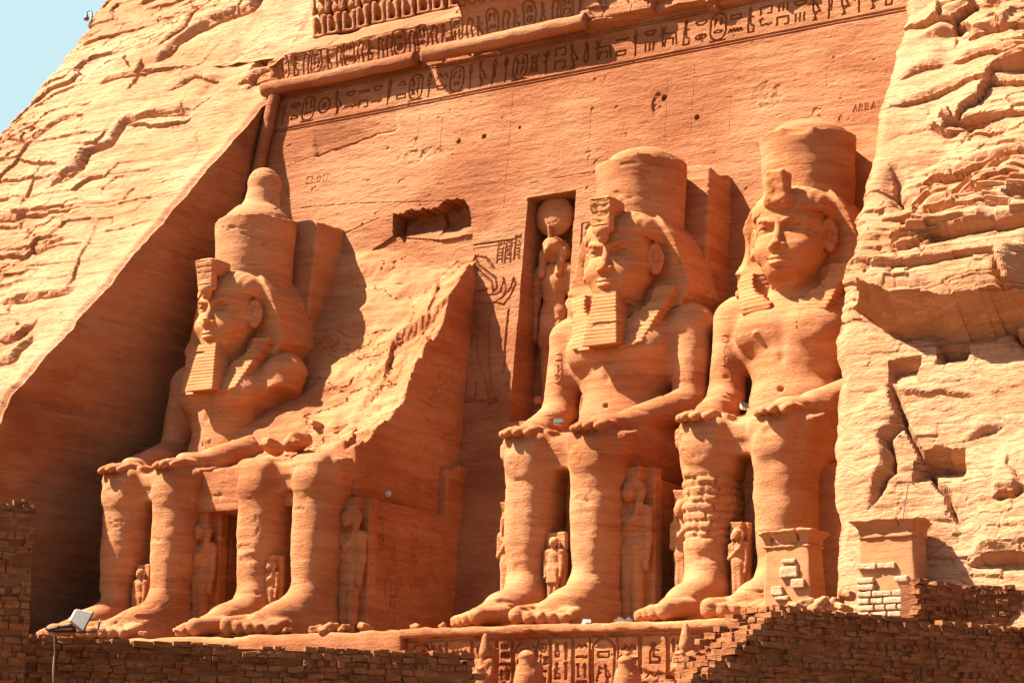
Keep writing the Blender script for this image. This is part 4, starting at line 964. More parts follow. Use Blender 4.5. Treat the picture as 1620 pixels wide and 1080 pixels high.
for nm, VF, k, dx, y, z, h, wz, lab in (
    ('prince_statue', fp, 'A', -.0, -7.9, .55, 2.75, 1.0, 'small standing figure between the shins of the leftmost giant'),
    ('queen_statue', fq, 'B', -.45, -7.9, .6, 2.75, 1.1, 'small queen in a block crown between the shins of the headless giant'),
    ('prince_statue', fp, 'C', -.05, -8.0, .9, 2.7, 1.15, 'small sidelocked prince standing between the shins of the bearded giant right of the niche'),
    ('queen_statue', fq, 'D', 0, -8.0, .7, 2.85, 1.0, 'small slender queen standing between the shins of the rightmost giant'),
    ('queen_statue', fq, 'A', 2.55, -6.95, 0, 5.45, 1.0, 'tall worn queen standing in shade outside the near leg of the leftmost giant'),
    ('queen_statue', fq, 'B', 2.62, -6.75, 0, 5.62, 1.0, 'tall worn queen against the throne front of the headless giant'),
    ('queen_statue', fq, 'C', 2.62, -6.85, 0, 5.95, 1.0, 'tall worn figure in shade between the two giants right of the niche'),
    ('queen_statue', fq, 'C', -2.72, -6.7, 0.4, 4.6, .8, 'slim figure peeping out behind the far leg of the giant right of the niche'),
    ('queen_statue', fq, 'D', -2.72, -6.7, 0.4, 4.6, .8, 'slim figure peeping out behind the far leg of the rightmost giant')):
    place_fig(VF, nm, XS[k]+dx, y, z, h, lab, seed=int(h*10)+ord(k), wz=wz)

# carved panels on the thrones
for k in 'ABCD':
    root = [o for o in bpy.data.objects if o.name.startswith('seated_colossus') and abs(o.location.x-XS[k]) < .1][0]
    rr = random.Random(ord(k)); sg = []
    col_text(.12, .8, .3, 5.3, .045, .07, sg, rr)
    panel('throne_front', (-.52, -6.77, 0.1), (1, 0, 0), (0, 0, 1), 1.04, 5.6, sg, .035, .02, M['statue'], root, .1, seed=ord(k))
    sg = []
    W_, H_ = 6.2, 5.35; poly_seg([(.15, .2), (.15, 5.15)], .03, .04, sg); poly_seg([(.15, 5.1), (6., 5.1)], .03, .04, sg)
    def man(x0, hh, fl=1):
        P = lambda l: poly_seg([(x0+fl*a*hh, b*hh) for a, b in l], .05, .11, sg)
        P([(.0, 0), (.06, .3), (.05, .5), (-.02, .52), (-.05, .3), (-.12, 0)]); P([(.05, .5), (.08, .7), (.12, .78), (.05, .82), (-.05, .82), (-.11, .78), (-.04, .68), (-.03, .52)])
        P([(.12, .78), (.2, .68), (.12, .6)]); P([(-.11, .78), (-.16, .62), (-.14, .5)]); P(circ(0, .89, .05, 8)); P([(-.03, .94), (-.04, 1.08), (.0, 1.15), (.03, 1.06), (.05, .93)])
    man(1.5, 3.4); man(4.2, 3.5, -1)
    col_text(2.65, .6, 2.4, 4.9, .045, .11, sg, rr, False); col_text(.4, .45, 3.4, 4.9, .045, .1, sg, rr, False)
    panel('throne_side', (2.97, -6.1, .1), (0, 1, 0), (0, 0, 1), W_, H_, sg, .035, .03, M['statue'], root, .12, seed=ord(k)+5)
    # cartouches cut in the upper arm and breast
    if k in 'CD':
        sg = []; cartouche(.05, .05, .42, 1.2, .035, .06, sg, rr)
        panel('arm_cartouche', (-2.95, -3.66, 9.95), (1, .0, 0), (0, .14, 1), .5, 1.35, sg, .03, .0, M['statue'], root, .25, extra=lambda X, Z: -.12*((X-.25)/.25)**2)

# ------------------------------------------------------------ falcon god in the niche
s = Sdf((-1.2, -1.3, -.1), (1.2, .9, 9.4), .045)
for sx in (-1, 1):
    s.cap((.27*sx, -.1, 4.0), (.27*sx, -.15, .5), .36, .22, .1); s.box((.05 if sx > 0 else -.48, -.95, 0), (.48 if sx > 0 else -.05, .1, .35), .1, .06)
    s.cap((.85*sx, 0, 5.9), (.92*sx, 0, 4.6), .25, .2, .1); s.cap((.92*sx, 0, 4.6), (.86*sx, -.1, 3.3), .2, .15, .06); s.ell((.86*sx, -.1, 3.1), (.16, .2, .24), .05)
s.ell((0, 0, 4.1), (.62, .42, .6), .15); s.cap((0, 0, 4.4), (0, -.02, 5.4), .42, .58, .25, sc=(1.1, .8, 1)); s.cap((-.62, 0, 6.0), (.62, 0, 6.0), .32, .32, .2)
s.box((-.55, -.5, 2.6), (.55, .2, 3.9), .15, .1, taper=-.1)
bV, bF = s.mesh(); fcp = ony(877, 342, 2.65)
ra = empty('falcon_god_statue', (fcp[0], 2.75, fcp[2]-8.45), 'falcon headed god with a sun disc on its head, standing in the tall niche', 'statue')
mesh_obj('body', stone(bV, bF, (0, 0, 0), .03, 3), bF, M['statue'], ra, True)
s = Sdf((-1.0, -1.2, 5.2), (1.0, .7, 8.0), .04)
s.ell((0, -.15, 7.05), (.50, .52, .46), .1); s.cap((0, -.5, 7.0), (0, -.82, 6.75), .2, .08, .1); s.cap((0, -.82, 6.75), (0, -.84, 6.58), .08, .04, .04)
for sx in (-1, 1): s.ell((.26*sx, -.5, 7.1), (.12, .1, .08), .03); s.cap((.50*sx, -.15, 6.8), (.42*sx, -.42, 5.75), .2, .16, .05)
s.ell((0, .1, 6.85), (.68, .42, .62), .08); s.rough(.02, (3, 3, 3), 2, 4)
hV, hF = s.mesh(); mesh_obj('falcon_head', hV, hF, M['statue'], ra, True)
s = Sdf((-1.1, -1., 7.2), (1.1, .8, 9.6), .04); s.ell((0, -.05, 8.45), (.93, .42, .93), 0); s.cap((0, -.42, 7.4), (0, -.55, 7.9), .1, .08, .05)
for i in range(40):
    a, r_ = random.random()*6.28, .8*math.sqrt(random.random()); s.ell((r_*math.cos(a), -.05-.42*math.sqrt(1-(r_/.93)**2), 8.45+r_*math.sin(a)), (.035, .05, .03), .01, 's')
dV, dF = s.mesh(); mesh_obj('sun_disc', dV, dF, M['statue'], ra, True)

# ------------------------------------------------------------ baboons on the cornice
s = Sdf((-.55, -.7, -.1), (.55, .6, 2.6), .045)
s.ell((0, 0, .8), (.36, .36, .62), .1); s.ell((0, -.05, 1.5), (.40, .34, .42), .12); s.ell((0, -.15, 2.05), (.26, .27, .26), .06); s.cap((0, -.3, 2.0), (0, -.46, 1.93), .15, .12, .05)
for sx in (-1, 1):
    s.cap((.22*sx, -.1, .45), (.27*sx, -.42, .95), .19, .15, .06); s.cap((.27*sx, -.42, .95), (.27*sx, -.42, .1), .14, .11, .05)
    s.cap((.36*sx, -.1, 1.55), (.42*sx, -.35, 1.3), .13, .11, .05); s.cap((.42*sx, -.35, 1.3), (.36*sx, -.45, 1.95), .1, .08, .04)
s.box((-.5, .1, 0), (.5, .6, 2.2), .1, .05); s.box((-.42, -.5, 0), (.42, .4, .12), .05, .03)
s.rough(.06, (2, 2, 2), 3, 9); V0, F0 = s.mesh()
bab = None
for i in range(16):
    x = -14.3+i*.88; y = fy(30.6)+.75; z = 30.12+.03*math.sin(i*2.)
    if bab is None: V0 = stone(V0, F0, (0, 0, 0), .05, 9); bab = mesh_obj('baboon_statue', V0, F0, M['face'], None, True); o = bab
    else: o = bab.copy(); COL.objects.link(o)
    o.location = (x, y, z); o.rotation_euler.z = .12*math.sin(i*3.7); o.scale = (1, 1, 1+.06*math.sin(i*5.1))
    tag(o, 'worn squatting carved baboon with raised paws on top of the temple wall', 'statue', 'row of carved baboons above the cornice')

# ------------------------------------------------------------ carved plinth under the right hand pair of giants
pl = empty('carved_plinth', (9, -12.5, -2), 'stone plinth covered in hieroglyph columns under the feet of the two right hand giants', 'plinth')
sg = []; rr = random.Random(12); x = .15
W_, H_ = 13.0, 2.95
while x < W_-1:
    w = rr.choice([.5, .62, .8, .95])
    if rr.random() < .28: cartouche(x+.05, .15, .8, 2.3, .045, .09, sg, rr); x += .95
    else: col_text(x, w, .0, 2.45, .045, .09, sg, rr); x += w+.06
poly_seg([(0, 2.52), (W_, 2.52)], .035, .07, sg)
def chips(X, Z):
    n = fbm(X*.6, Z*.9, 0*X, 4, 71); d = .12*np.minimum(0, -(n-.22)*6)*(n > .22)
    d = d-.35*sstep(.3, 0, np.abs(X-5.0-.15*np.sin(Z*5)+.1*(2.9-Z)))*1.2*(Z < 2.2)
    return d*.8-.25*sstep(2.72, 2.95, Z+.25*fbm(X*1.5, 0*X, 0*X, 3, 5))
o = panel('carved_front', (2.9, -12.55, -3.1), (1, 0, 0), (0, 0, 1), W_, H_, sg, .032, .05, M['statue'], pl, .5, extra=chips); o.location = (-9, 12.5, 2)
def rough_block(name, lo, hi, mat, parent=None, seed=0, amp=.1, res=.1, loc=None, rd=.08, fr=1.4):
    lo, hi = np.array(lo, float), np.array(hi, float); s = Sdf(lo-.4, hi+.4, res); s.box(lo, hi, rd, 0); s.rough(amp, (fr, fr, fr), 4, seed); V, F = s.mesh()
    V = stone(V, F, (0, 0, 0), amp*.4, seed)
    o = mesh_obj(name, V, F, mat, parent, True)
    if loc is not None: o.location = loc
    return o
rough_block('plinth_top', (2.75, -12.75, -.46), (15.9, -11.2, -.17), M['statue'], pl, 5, .10, .085, (-9, 12.5, 2))
rough_block('plinth_core', (3.0, -12.3, -7), (16.0, -11.4, -.5), M['statue'], pl, 6, .05, .16, (-9, 12.5, 2))
p2_ = rough_block('plain_plinth', (-19.5, -12.7, -7), (2.85, -11.3, -.2), M['statue'], None, 8, .1, .16)
tag(p2_, 'plain rough stone plinth under the two left hand giants behind the low brick wall', 'plinth')
# ledge of loose slabs at the plinth foot, and statuettes standing before it
tag(rough_block('stone_ledge', (2.9, -14.6, -7), (15.5, -12.6, -3.05), M['statue'], None, 9, .1, .14), 'long flat stone ledge along the foot of the carved plinth', 'ledge')
def falcon():
    s = Sdf((-.7, -.9, -.1), (.7, .9, 2.6), .04)
    s.ell((0, .05, .95), (.48, .5, .95), .1); s.ell((0, .25, .4), (.38, .55, .5), .1); s.cap((0, -.05, 1.6), (0, -.1, 1.95), .3, .26, .1)
    s.ell((0, -.05, 1.98), (.30, .32, .16), .05); s.box((-.5, -.6, 0), (.5, .7, .16), .04, .02)
    for sx in (-1, 1): s.ell((.34*sx, .15, 1.0), (.2, .42, .8), .05)
    s.rough(.03, (3, 3, 3), 2, 3); return s.mesh()
def osiride():
    s = Sdf((-.6, -.7, -.1), (.6, .6, 3.2), .035)
    s.box((-.32, .05, 0), (.34, .5, 2.5), .04, 0); s.cap((0, -.1, .35), (0, -.1, 1.5), .3, .33, .1, sc=(1, .85, 1)); s.box((-.28, -.5, 0), (.28, 0, .25), .08, .08)
    s.cap((-.25, -.08, 1.9), (.25, -.08, 1.9), .2, .2, .1); s.ell((0, -.1, 1.6), (.36, .26, .4), .1)
    for sx in (-1, 1): s.cap((.38*sx, -.08, 1.85), (.38*sx, -.2, 1.45), .12, .11, .04); s.cap((.38*sx, -.2, 1.45), (-.08*sx, -.38, 1.68), .09, .08, .03)
    s.ell((0, -.14, 2.25), (.19, .2, .24), .04); s.ell((0, -.02, 2.28), (.27, .2, .27), .04); s.box((-.07, -.32, 1.8), (.07, -.2, 2.08), .03, .02)
    s.cap((0, -.05, 2.45), (0, .0, 2.85), .2, .14, .05); s.ell((0, 0, 2.95), (.1, .1, .12), .04); s.rough(.025, (3, 3, 3), 2, 5); return s.mesh()
fV, fF = falcon(); oV, oF = osiride()
def stand(nm, V, F, x, y, z, k, lab, cat, grp):
    o = mesh_obj(nm, stone(V*k, F, (x, y, z), .012, 4, .004), F, M['statue'], None, True); o.location = (x, y, z); tag(o, lab, cat, grp)
for (u_, v_, lab) in ((835, 1032, 'weathered stone falcon with a blunt head before the plinth, farther from the crowned figure'), (990, 1040, 'weathered stone falcon before the plinth, nearer the crowned figure')):
    p = ony(u_, v_, -13.25); stand('falcon_statue', fV, fF, p[0], -13.25, -3.05, (p[2]+3.05)/2.1, lab, 'statue', 'small falcons standing before the plinth')
p = ony(1085, 985, -13.35); stand('king_statuette', oV, oF, p[0], -13.35, -3.05, (p[2]+3.05)/3.05, 'small mummy shaped king with a tall crown and crossed arms before the plinth', 'statue', 'small crossed arm kings before the plinth')
p = ony(768, 1010, -13.35); stand('king_statuette', oV[:, :]*np.array([1, 1, 1.]), oF, p[0], -13.35, -3.05, (p[2]+3.05)/2.85, 'small crossed arm king at the broken end of the left brick wall', 'statue', 'small crossed arm kings before the plinth')

# ------------------------------------------------------------ mud brick walls made of single laid bricks
def brick_mesh(seed):
    n = 5; V = []; F = []
    s = Sdf((-.60, -.60, -.60), (.60, .60, .60), .12); s.box((-.5, -.5, -.5), (.5, .5, .5), .05, 0); return s.mesh()
BV, BF = brick_mesh(0)
def brick_wall(name, a, b, z0, z1, mat, label, left=None, right=None, bl=.34, bh=.14, bt=.3, seed=0, top_rag=.0, solid=1.2, side=-1, keep=.985):
    """bricks laid along a-b; left(z)/right(z) give the ragged ends as distances from a"""
    rr = np.random.RandomState(seed); a, b = np.array(a, float), np.array(b, float); L = np.linalg.norm(b-a); u = (b-a)/L; nrm = np.array([u[1], -u[0]])
    root = empty(name, (a[0], a[1], z0), label, 'wall')
    P = []; nb = int((z1-z0)/bh)
    for r in range(nb):
        zc = z0+(r+.5)*bh; s = -rr.rand()*bl
        while s < L:
            w = bl*(.6+.75*rr.rand()) if r % 4 else bl*.42*(.8+.4*rr.rand()); c = s+w/2; s += w+.012
            lo = left(zc) if left else 0; hi = right(zc) if right else L
            if not right and s > L: w = max(.1, L-(c-w/2)); c = L-w/2
            if (left and c < lo+.12*rr.randn()) or c > hi+(.12*rr.randn() if right else .1): continue
            if rr.rand() > keep: continue
            if r == nb-1 and rr.rand() < top_rag: continue
            P.append((c, zc+.012*rr.randn(), w*.985, bh*.97*(1+.06*rr.randn()), .035*rr.randn(), .045*rr.randn(), .035*rr.randn()))
    P = np.array(P); n = len(P); nv = len(BV)
    B = BV[None]*np.stack([P[:, 2], np.full(n, bt), P[:, 3]], -1)[:, None, :]
    ca, sa = np.cos(P[:, 5])[:, None], np.sin(P[:, 5])[:, None]; x, y, z = B[..., 0], B[..., 1], B[..., 2]; x, z = x*ca-z*sa, x*sa+z*ca
    y = y+x*P[:, 6][:, None]*2+P[:, 4][:, None]
    Sx = P[:, 0][:, None]+x; Zz = P[:, 1][:, None]+z
    nn = fbm(Sx*5+P[:, 4][:, None]*90, y*5, Zz*6, 3, seed); y = y-.08*nn+.03*(rr.randn(n)[:, None]); Zz = Zz+.025*vnoise(Sx*5, y*4, Zz*5, seed+2); Sx = Sx+.03*vnoise(Sx*5, y*5+7, Zz*6, seed+3)
    V = np.stack([a[0]+u[0]*Sx-nrm[0]*(y+bt/2)*1., a[1]+u[1]*Sx-nrm[1]*(y+bt/2)*1., Zz], -1).reshape(-1, 3)-np.array([a[0], a[1], z0])
    F = (BF[None]+np.arange(n)[:, None, None]*nv).reshape(-1, 4)
    mesh_obj('bricks', V, F, mat, root, False)
    # rubble and mortar core
    V = []; F = []; zs = np.arange(z0-6, z1-.06, .2)
    for z in zs:
        lo = left(z)+.25 if left else 0; hi = right(z)-.25 if right else L
        lo = min(lo, hi-.1)
        for sg_, dd in ((lo, .035), (hi, .035), (hi, solid), (lo, solid)):
            q = a+u*sg_-nrm*dd; V.append((q[0]-a[0], q[1]-a[1], z-z0))
    k = len(zs)
    for i in range(k-1):
        for j in range(4): F.append((i*4+j, i*4+(j+1) % 4, i*4+4+(j+1) % 4, i*4+4+j))
    F.append(((k-1)*4, (k-1)*4+1, (k-1)*4+2, (k-1)*4+3)); F.append((3, 2, 1, 0))
    mesh_obj('mortar', V, np.array(F), M['mortar'], root, False)
    return root, a, u, nrm
p1_ = at(70, 1005, 42); p2w = at(735, 1018, 45.5)
zt_ = (p1_[2]+p2w[2])/2
dW = (p2w[:2]-p1_[:2]); LW = np.linalg.norm(dW)
w1, wa, wu, wn = brick_wall('brick_wall', p1_[:2]-dW/LW*1.2, p2w[:2]+dW/LW*2.0, zt_-2.2, zt_, M['brick'], 'long low mud brick wall in shade across the foot of the two left hand giants',
    right=lambda z: 1.2+LW+max(0, (zt_-z))*.62, seed=3, top_rag=.12)
# taller pier at the far left
q0 = at(0, 780, 40.6); q1 = at(58, 782, 41.2)
e = (q1[:2]-q0[:2]); e = dW/LW
w2, *_ = brick_wall('brick_pier', q1[:2]-e*4, q1[:2], zt_-2.2, q1[2], M['brick'], 'tall dark mud brick pier at the left border, higher than the wall beside it', seed=8, top_rag=.3)
# right wall: shaded flank running back to the cliff, sunlit stepped end
r0 = at(1250, 955, 48.0); r1 = at(1620, 1010, 52.5); dR = r1[:2]-r0[:2]; LR = np.linalg.norm(dR); uR = dR/LR; zr_ = r0[2]
w3, *_ = brick_wall('brick_wall', r0[:2]-uR*3.6, r1[:2]+uR*3, zr_-2.6, zr_, M['brick'], 'dark shaded flank of the mud brick wall at the right, below the plastered blocks',
    left=lambda z: 3.6-max(0, (zr_-z))*1.45, seed=5, top_rag=.1)
# its sunlit end: steps outward as it goes down
rr_ = np.random.RandomState(2); V = []; F = []; P = []
for r in range(17):
    z = zr_-.1-r*.155; out = (zr_-z)*1.45
    for row in range(2):
        base = r0[:2]-uR*(out-.02-row*.3); wdir = np.array([-uR[1], uR[0]]); Lw = 1.55+.25*rr_.rand(); s_ = .02
        while s_ < Lw:
            w = .18+.24*rr_.rand(); c = base+wdir*(s_+w/2); s_ += w+.02
            if s_ > Lw-.5 and rr_.rand() < .4: continue
            P.append((c[0]+.03*rr_.randn(), c[1]+.04*rr_.randn(), z+.015*rr_.randn(), w, .32, .15, math.atan2(wdir[1], wdir[0])+.09*rr_.randn()))
for c0, c1, z, w, t, h, an in P:
    B = BV*np.array([w, t, h*.95]); ca, sa = math.cos(an), math.sin(an); V.append(np.stack([c0+B[:, 0]*ca-B[:, 1]*sa, c1+B[:, 0]*sa+B[:, 1]*ca, z+B[:, 2]+.012*rr_.randn()], -1)); F.append(BF+len(F)*len(BV))
V = np.concatenate(V); V = V+.035*np.stack([fbm(V[:, 0]*4, V[:, 1]*4, V[:, 2]*4, 2, k) for k in (1, 2, 3)], -1)
o = mesh_obj('stepped_end', V-np.array([w3.location.x, w3.location.y, w3.location.z]), np.concatenate(F), M['brick'], w3, False); o['label'] = 'sunlit ragged end of the brick wall'
# core behind the steps
# ------------------------------------------------------------ plastered pillar blocks set with carved fragments
def battered(name, cx, cy, z0, z1, w, d, batter, rz, label, slabs, seed, lower=0):
    root = empty(name, (cx, cy, z0), label, 'pillar', rz=rz)
    H = z1-z0; s = Sdf((-w/2-.5, -d/2-.5, -1), (w/2+.5, d/2+.5, H+.3), .055)
    s.box((-w/2, -d/2, -.8), (w/2, d/2, H-.3), .05, 0, taper=-batter)
    s.rough(.03, (1.5, 1.5, 1.5), 3, seed); V, F = s.mesh(); mesh_obj('plastered_shaft', stone(V, F, (0, 0, 0), .015, seed, 0), F, M['plaster'], root, True)
    s = Sdf((-w/2-.6, -d/2-.6, H-.9), (w/2+.6, d/2+.6, H+.3), .045)
    wt, dt = w/2*(1-batter), d/2*(1-batter)
    s.fn((-w/2-.4, -d/2-.4, H-.5), (w/2+.4, d/2+.4, H), lambda X, Y, Z: np.maximum(np.maximum(np.abs(X)-wt-.04-.20*np.clip((Z-(H-.42))/.36, 0, 1)**2, np.abs(Y)-dt-.04-.20*np.clip((Z-(H-.42))/.36, 0, 1)**2), np.maximum(H-.45-Z, Z-H+.03+.06*fbm(X*2, Y*2, 0*X, 2, seed))), 0)
    s.box((-wt-.07, -dt-.07, H-.56), (wt+.07, dt+.07, H-.46), .04, .01)
    for i in (-.3, .25): s.box((i*w-.02, -d, H-.5), (i*w+.02, d, H+.2), 0, .01, 's')
    s.rough(.05, (2, 2, 2), 3, seed+1); V, F = s.mesh(); mesh_obj('cornice', V, F, M['plaster'], root, True)
    rr = random.Random(seed); yf_ = -d/2
    for (x, z, a, b) in slabs:
        sg = []
        if rr.random() < .6: row_text(.04, a-.04, .04, b-.08, .02, .03, sg, rr, .2)
        zz = (z-H/2)/(H/2); yy = -d/2*(1-batter*zz)
        V = []; s = Sdf((-a/2-.15, -.2, -b/2-.15), (a/2+.15, .2, b/2+.15), .03); s.box((-a/2, -.09, -b/2), (a/2, .12, b/2), .012, 0); s.rough(.03, (4, 4, 4), 3, rr.randrange(99)); V, F = s.mesh()
        o = mesh_obj('carved_fragment', V, F, M['block'], root, True); o.location = (x, yy-.02, z)
    return root
pa = (ony(1203, 940, -13)+ony(1290, 940, -13))/2
battered('plastered_pillar', pa[0], -12.5, -.25, 2.48, 1.66, 1.0, .10, math.radians(-4), 'plastered stone pillar with four carved fragments in front of the rightmost giant ankle',
         [(.1, 1.75, .5, .14), (.12, 1.42, .6, .34), (.42, 1.05, .46, .3), (-.3, .85, .42, .28), (-.14, .62, .5, .12)], 4)
pb = (ony(1365, 940, -15.5)+ony(1445, 940, -15.5))/2
sl_ = []; rq = random.Random(3)
for r in range(8):
    z = .1+r*.2; x = -.88
    while x < .66:
        w = .3+.35*rq.random()
        if r < 4 or (r < 6 and rq.random() < .5) or (r == 7 and x < .2): sl_.append((x+w/2, z+.05, w, .17))
        x += w+.04
battered('plastered_pillar', pb[0]-.05, -14.9, -.6, 2.32, 1.85, 1.0, .11, math.radians(-4), 'rubble faced plastered pillar with broken cornice standing against the pale cliff', sl_, 9)

# rubble and low stones between the pillars and the cliff
def rocks(name, items, mat, label, group, cat='stone'):
    s = Sdf((-.7, -.7, -.6), (.7, .7, .6), .07); s.box((-.42, -.4, -.3), (.42, .4, .3), .12, 0); s.rough(.2, (1.6, 1.6, 1.6), 3, 17); V, F = s.mesh(); proto = None
    for i, (x, y, z, k, l) in enumerate(items):
        if proto is None: proto = o = mesh_obj(name, V, F, mat, None, False)
        else: o = proto.copy(); COL.objects.link(o)
        rs = random.Random(i*7+3); o.location = (x, y, z); o.scale = (k*(1+.4*rs.random()), k, k*(.6+.4*rs.random())); o.rotation_euler = (rs.random()*.5, rs.random()*.5, rs.random()*6)
        tag(o, l or label, cat, group)
it = []
rk = random.Random(6)
for px, py, yy, k in ((500, 1006, -12.2, .5), (520, 1008, -12.3, .7), (545, 1006, -12.2, .4), (578, 1010, -12.3, .45), (280, 1000, -12.4, .35), (455, 1004, -12.3, .3), (225, 1003, -12.4, .3), (655, 1003, -12.3, .35), (700, 1000, -12.0, .3)):
    p = ony(px, py, yy); it.append((p[0], yy, max(p[2], -.1)+.05, k, None))
rocks('loose_stone', it, M['statue'], 'loose stone lying at the giants feet', 'loose stones at the feet of the giants')
it = []
for px, py, D in ((1275, 950, 57), (1300, 946, 57), (1320, 950, 57), (1262, 958, 56), (1335, 955, 56), (1455, 960, 56), (1458, 935, 57), (1452, 918, 57.5), (1290, 957, 55), (1340, 935, 57)):
    p = at(px, py, D); it.append((p[0], p[1], p[2]-.1, .48, None))
rocks('rubble_stone', it, M['plaster'], 'rough pale rubble stone piled between the plastered pillars', 'rubble stones between the plastered pillars')
it = [tuple(onx(345, 700, -13.2)-np.array([0, 0, .1]))+(1.1, 'large pale boulder resting on the lap of the leftmost giant')]
rocks('boulder', it, M['statue'], '', 'boulders on the laps', 'boulder')
it = [tuple(onx(540, 680, -7.2))+(.7, None), tuple(onx(560, 660, -7.2))+(.5, None), tuple(onx(470, 700, -8.1))+(1.0, None), tuple(onx(430, 705, -8.3))+(.8, None), tuple(onx(500, 670, -8.3))+(.6, None), tuple(onx(615, 610, -6.))+(.6, None), tuple(onx(445, 665, -10.6))+(.9, None)]
rocks('fallen_block', it, M['statue'], 'fallen broken block on the lap rubble of the headless giant', 'fallen blocks on the headless giants lap')

# upper sunlit and shaded stub wall at the right border
g0 = at(1462, 912, 55.2); g1 = at(1530, 914, 56.6); g2 = at(1670, 908, 56.5); zg = g0[2]+.02
brick_wall('stub_wall', g0[:2], g1[:2], zg-2.6, zg, M['brick'], 'short sunlit stub of mud brick wall right of the rubble faced pillar', seed=15, top_rag=.1, solid=.8)
brick_wall('stub_wall', g1[:2], g2[:2], zg-2.6, zg-.02, M['brick'], 'upper shaded mud brick wall at the right border, above the long wall', seed=16, top_rag=.15, solid=.8)

# ------------------------------------------------------------ floodlight with cables on the left wall, small spotlights, camera pole
def bxm(lo, hi): lo, hi = lo, hi; V = [(x, y, z) for x in (lo[0], hi[0]) for y in (lo[1], hi[1]) for z in (lo[2], hi[2])]; F = [(0, 1, 3, 2), (4, 6, 7, 5), (0, 4, 5, 1), (2, 3, 7, 6), (0, 2, 6, 4), (1, 5, 7, 3)]; return np.array(V, float), np.array(F)
def frustum(name, a, b, y0, y1, mat, parent):
    """a/b half sizes (x,z) at y0 and y1"""
    V = [(-a[0], y0, -a[1]), (a[0], y0, -a[1]), (a[0], y0, a[1]), (-a[0], y0, a[1]), (-b[0], y1, -b[1]), (b[0], y1, -b[1]), (b[0], y1, b[1]), (-b[0], y1, b[1])]
    F = [(0, 1, 2, 3), (7, 6, 5, 4), (0, 4, 5, 1), (1, 5, 6, 2), (2, 6, 7, 3), (3, 7, 4, 0)]
    o = mesh_obj(name, V, np.array(F), mat, parent); bv = o.modifiers.new('bevel', 'BEVEL'); bv.width = min(a+b)*.08; bv.segments = 2; return o
M['glass'] = simple('lamp_glass', (.08, .08, .09), .15)
def lamp(name, loc, k, rot, label, cat, group=None):
    root = empty(name, loc, label, cat, group)
    hd = frustum('housing', (.30*k, .22*k), (.18*k, .14*k), -.02*k, .32*k, M['white'], root); hd.rotation_euler = rot; hd.location = (0, 0, .2*k)
    g = frustum('glass_frame', (.32*k, .24*k), (.32*k, .24*k), -.05*k, -.01*k, M['dark'], root); g.rotation_euler = rot; g.location = (0, 0, .2*k)
    V, F = tube([(-.35*k, .1*k, .25*k), (-.35*k, .05*k, .05*k), (-.3*k, .0, -.02*k), (.3*k, 0, -.02*k), (.35*k, .05*k, .05*k), (.35*k, .1*k, .25*k)], .022*k, 8); mesh_obj('bracket', V, F, M['metal'], root, True)
    return root
fl = at(128, 985, 42.3); lamp('floodlight', (fl[0]+.12, fl[1], zt_+.02), .95, (math.radians(25), 0, math.radians(140)), 'white boxy floodlight lying on top of the left brick wall', 'floodlight')
c = [at(u_, v_, 42.3) for u_, v_ in ((72, 994), (78, 997), (92, 992), (110, 989), (120, 992), (118, 998), (96, 998), (84, 999))]
VV = []; FF = []; T3 = []; kk = 0
for j_ in range(5):
    c2 = [p+np.array([.03*math.sin(i_*2.1+j_), .03*math.cos(i_*1.3+j_*2), .03*math.sin(i_*1.7+j_*1.5)]) for i_, p in enumerate(c)]
    V, F = tube(c2, .014, 7); VV.append(V); FF.append(F[0]+kk); T3.append(F[1]+kk); kk += len(V)
tag(mesh_obj('cable_bundle', np.concatenate(VV), [np.concatenate(FF), np.concatenate(T3)], M['dark'], None, True), 'tangled dark cables trailing from the floodlight along the brick wall top', 'cable')
c = [at(u_, v_, 41.6) for u_, v_ in ((80, 1000), (85, 1006), (86, 1030), (84, 1060), (84, 1100))]
V, F = tube(c, .014, 8); tag(mesh_obj('hanging_cable', V, F, M['rope'], None, True), 'thin pale cable hanging down the left brick wall', 'cable')
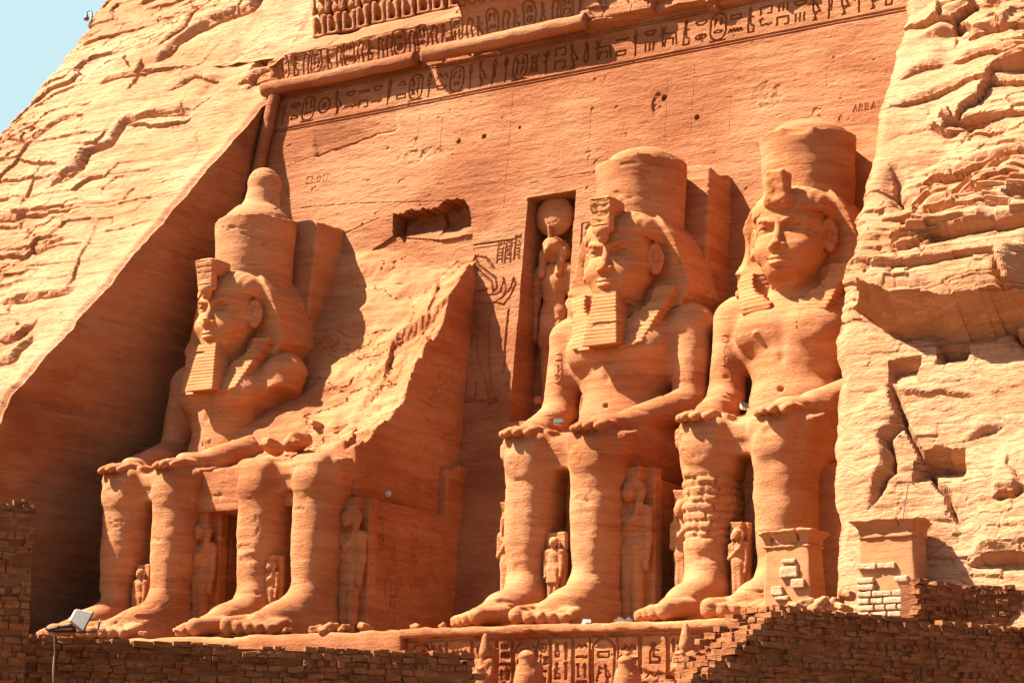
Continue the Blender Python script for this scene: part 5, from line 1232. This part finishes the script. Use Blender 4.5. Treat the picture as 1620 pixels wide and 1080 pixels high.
for i, (u_, v_, xx, yy, k, lb) in enumerate(((613, 782, -3.6, None, .55, 'small white spotlight on the throne shelf of the headless giant'), (927, 985, None, -12.4, .5, 'small white spotlight at the toes of the giant right of the niche'),
        (979, 982, None, -11.9, .5, 'left one of two small spotlights between the two right hand giants'), (992, 983, None, -12.1, .5, 'right one of two small spotlights between the two right hand giants'),
        (252, 742, -13.4, None, .45, 'small spotlight between the knees of the leftmost giant'), (883, 668, 6.0, None, .5, 'small spotlight between the knees of the giant right of the niche'),
        (1178, 643, 13.3, None, .5, 'small spotlight between the knees of the rightmost giant'), (540, 705, -6.4, None, .5, 'small white spotlight on the lap of the headless giant'))):
    p = onx(u_, v_, xx) if xx is not None else ony(u_, v_, yy)
    lamp('spotlight', tuple(p-np.array([0, 0, .05])), k, (math.radians(-40), 0, math.radians(200+i*37)), lb, 'spotlight', 'small spotlights aimed at the giants')
hp = onh(144, 40, .2)
cp = empty('camera_pole', (hp[0], hp[1], hp[2]-.4), 'grey gooseneck pole with a dome camera on the skyline of the left rock slope', 'camera pole')
V, F = tube([(0, 0, 0), (0, 0, 1.15)], .07, 10); mesh_obj('pole', V, F, M['metal'], cp, True)
a = [(0, 0, 1.1)]+[(-.2-.2*math.cos(t)*-1-.0, 0, 1.15+.2*math.sin(t)) for t in np.linspace(0, math.pi, 9)]+[(-.4, 0, 1.02)]
V, F = tube([(0, 0, 1.0)]+[(-.2+.2*math.cos(t), 0, 1.15+.2*math.sin(t)) for t in np.linspace(0, math.pi, 9)]+[(-.4, 0, 1.0)], .035, 8); mesh_obj('gooseneck', V, F, M['metal'], cp, True)
s = Sdf((-.3, -.3, -.3), (.3, .3, .3), .03); s.ell((0, 0, 0), (.17, .17, .15), 0); s.cap((0, 0, .05), (0, 0, .2), .13, .09, .03); V, F = s.mesh(); o = mesh_obj('dome_camera', V, F, M['metal'], cp, True); o.location = (-.4, 0, .88)
p0_, p1c = hx(1437, 770), None
c = [onh(u_, v_, -.6) for u_, v_ in ((1438, 760), (1434, 785), (1428, 822))]; V, F = tube(c, .015, 6); tag(mesh_obj('hanging_cable', V, F, M['dark'], None), 'thin dark cable hanging down the pale cliff above the rubble pillar', 'cable')
print('built in', time.time()-T0)
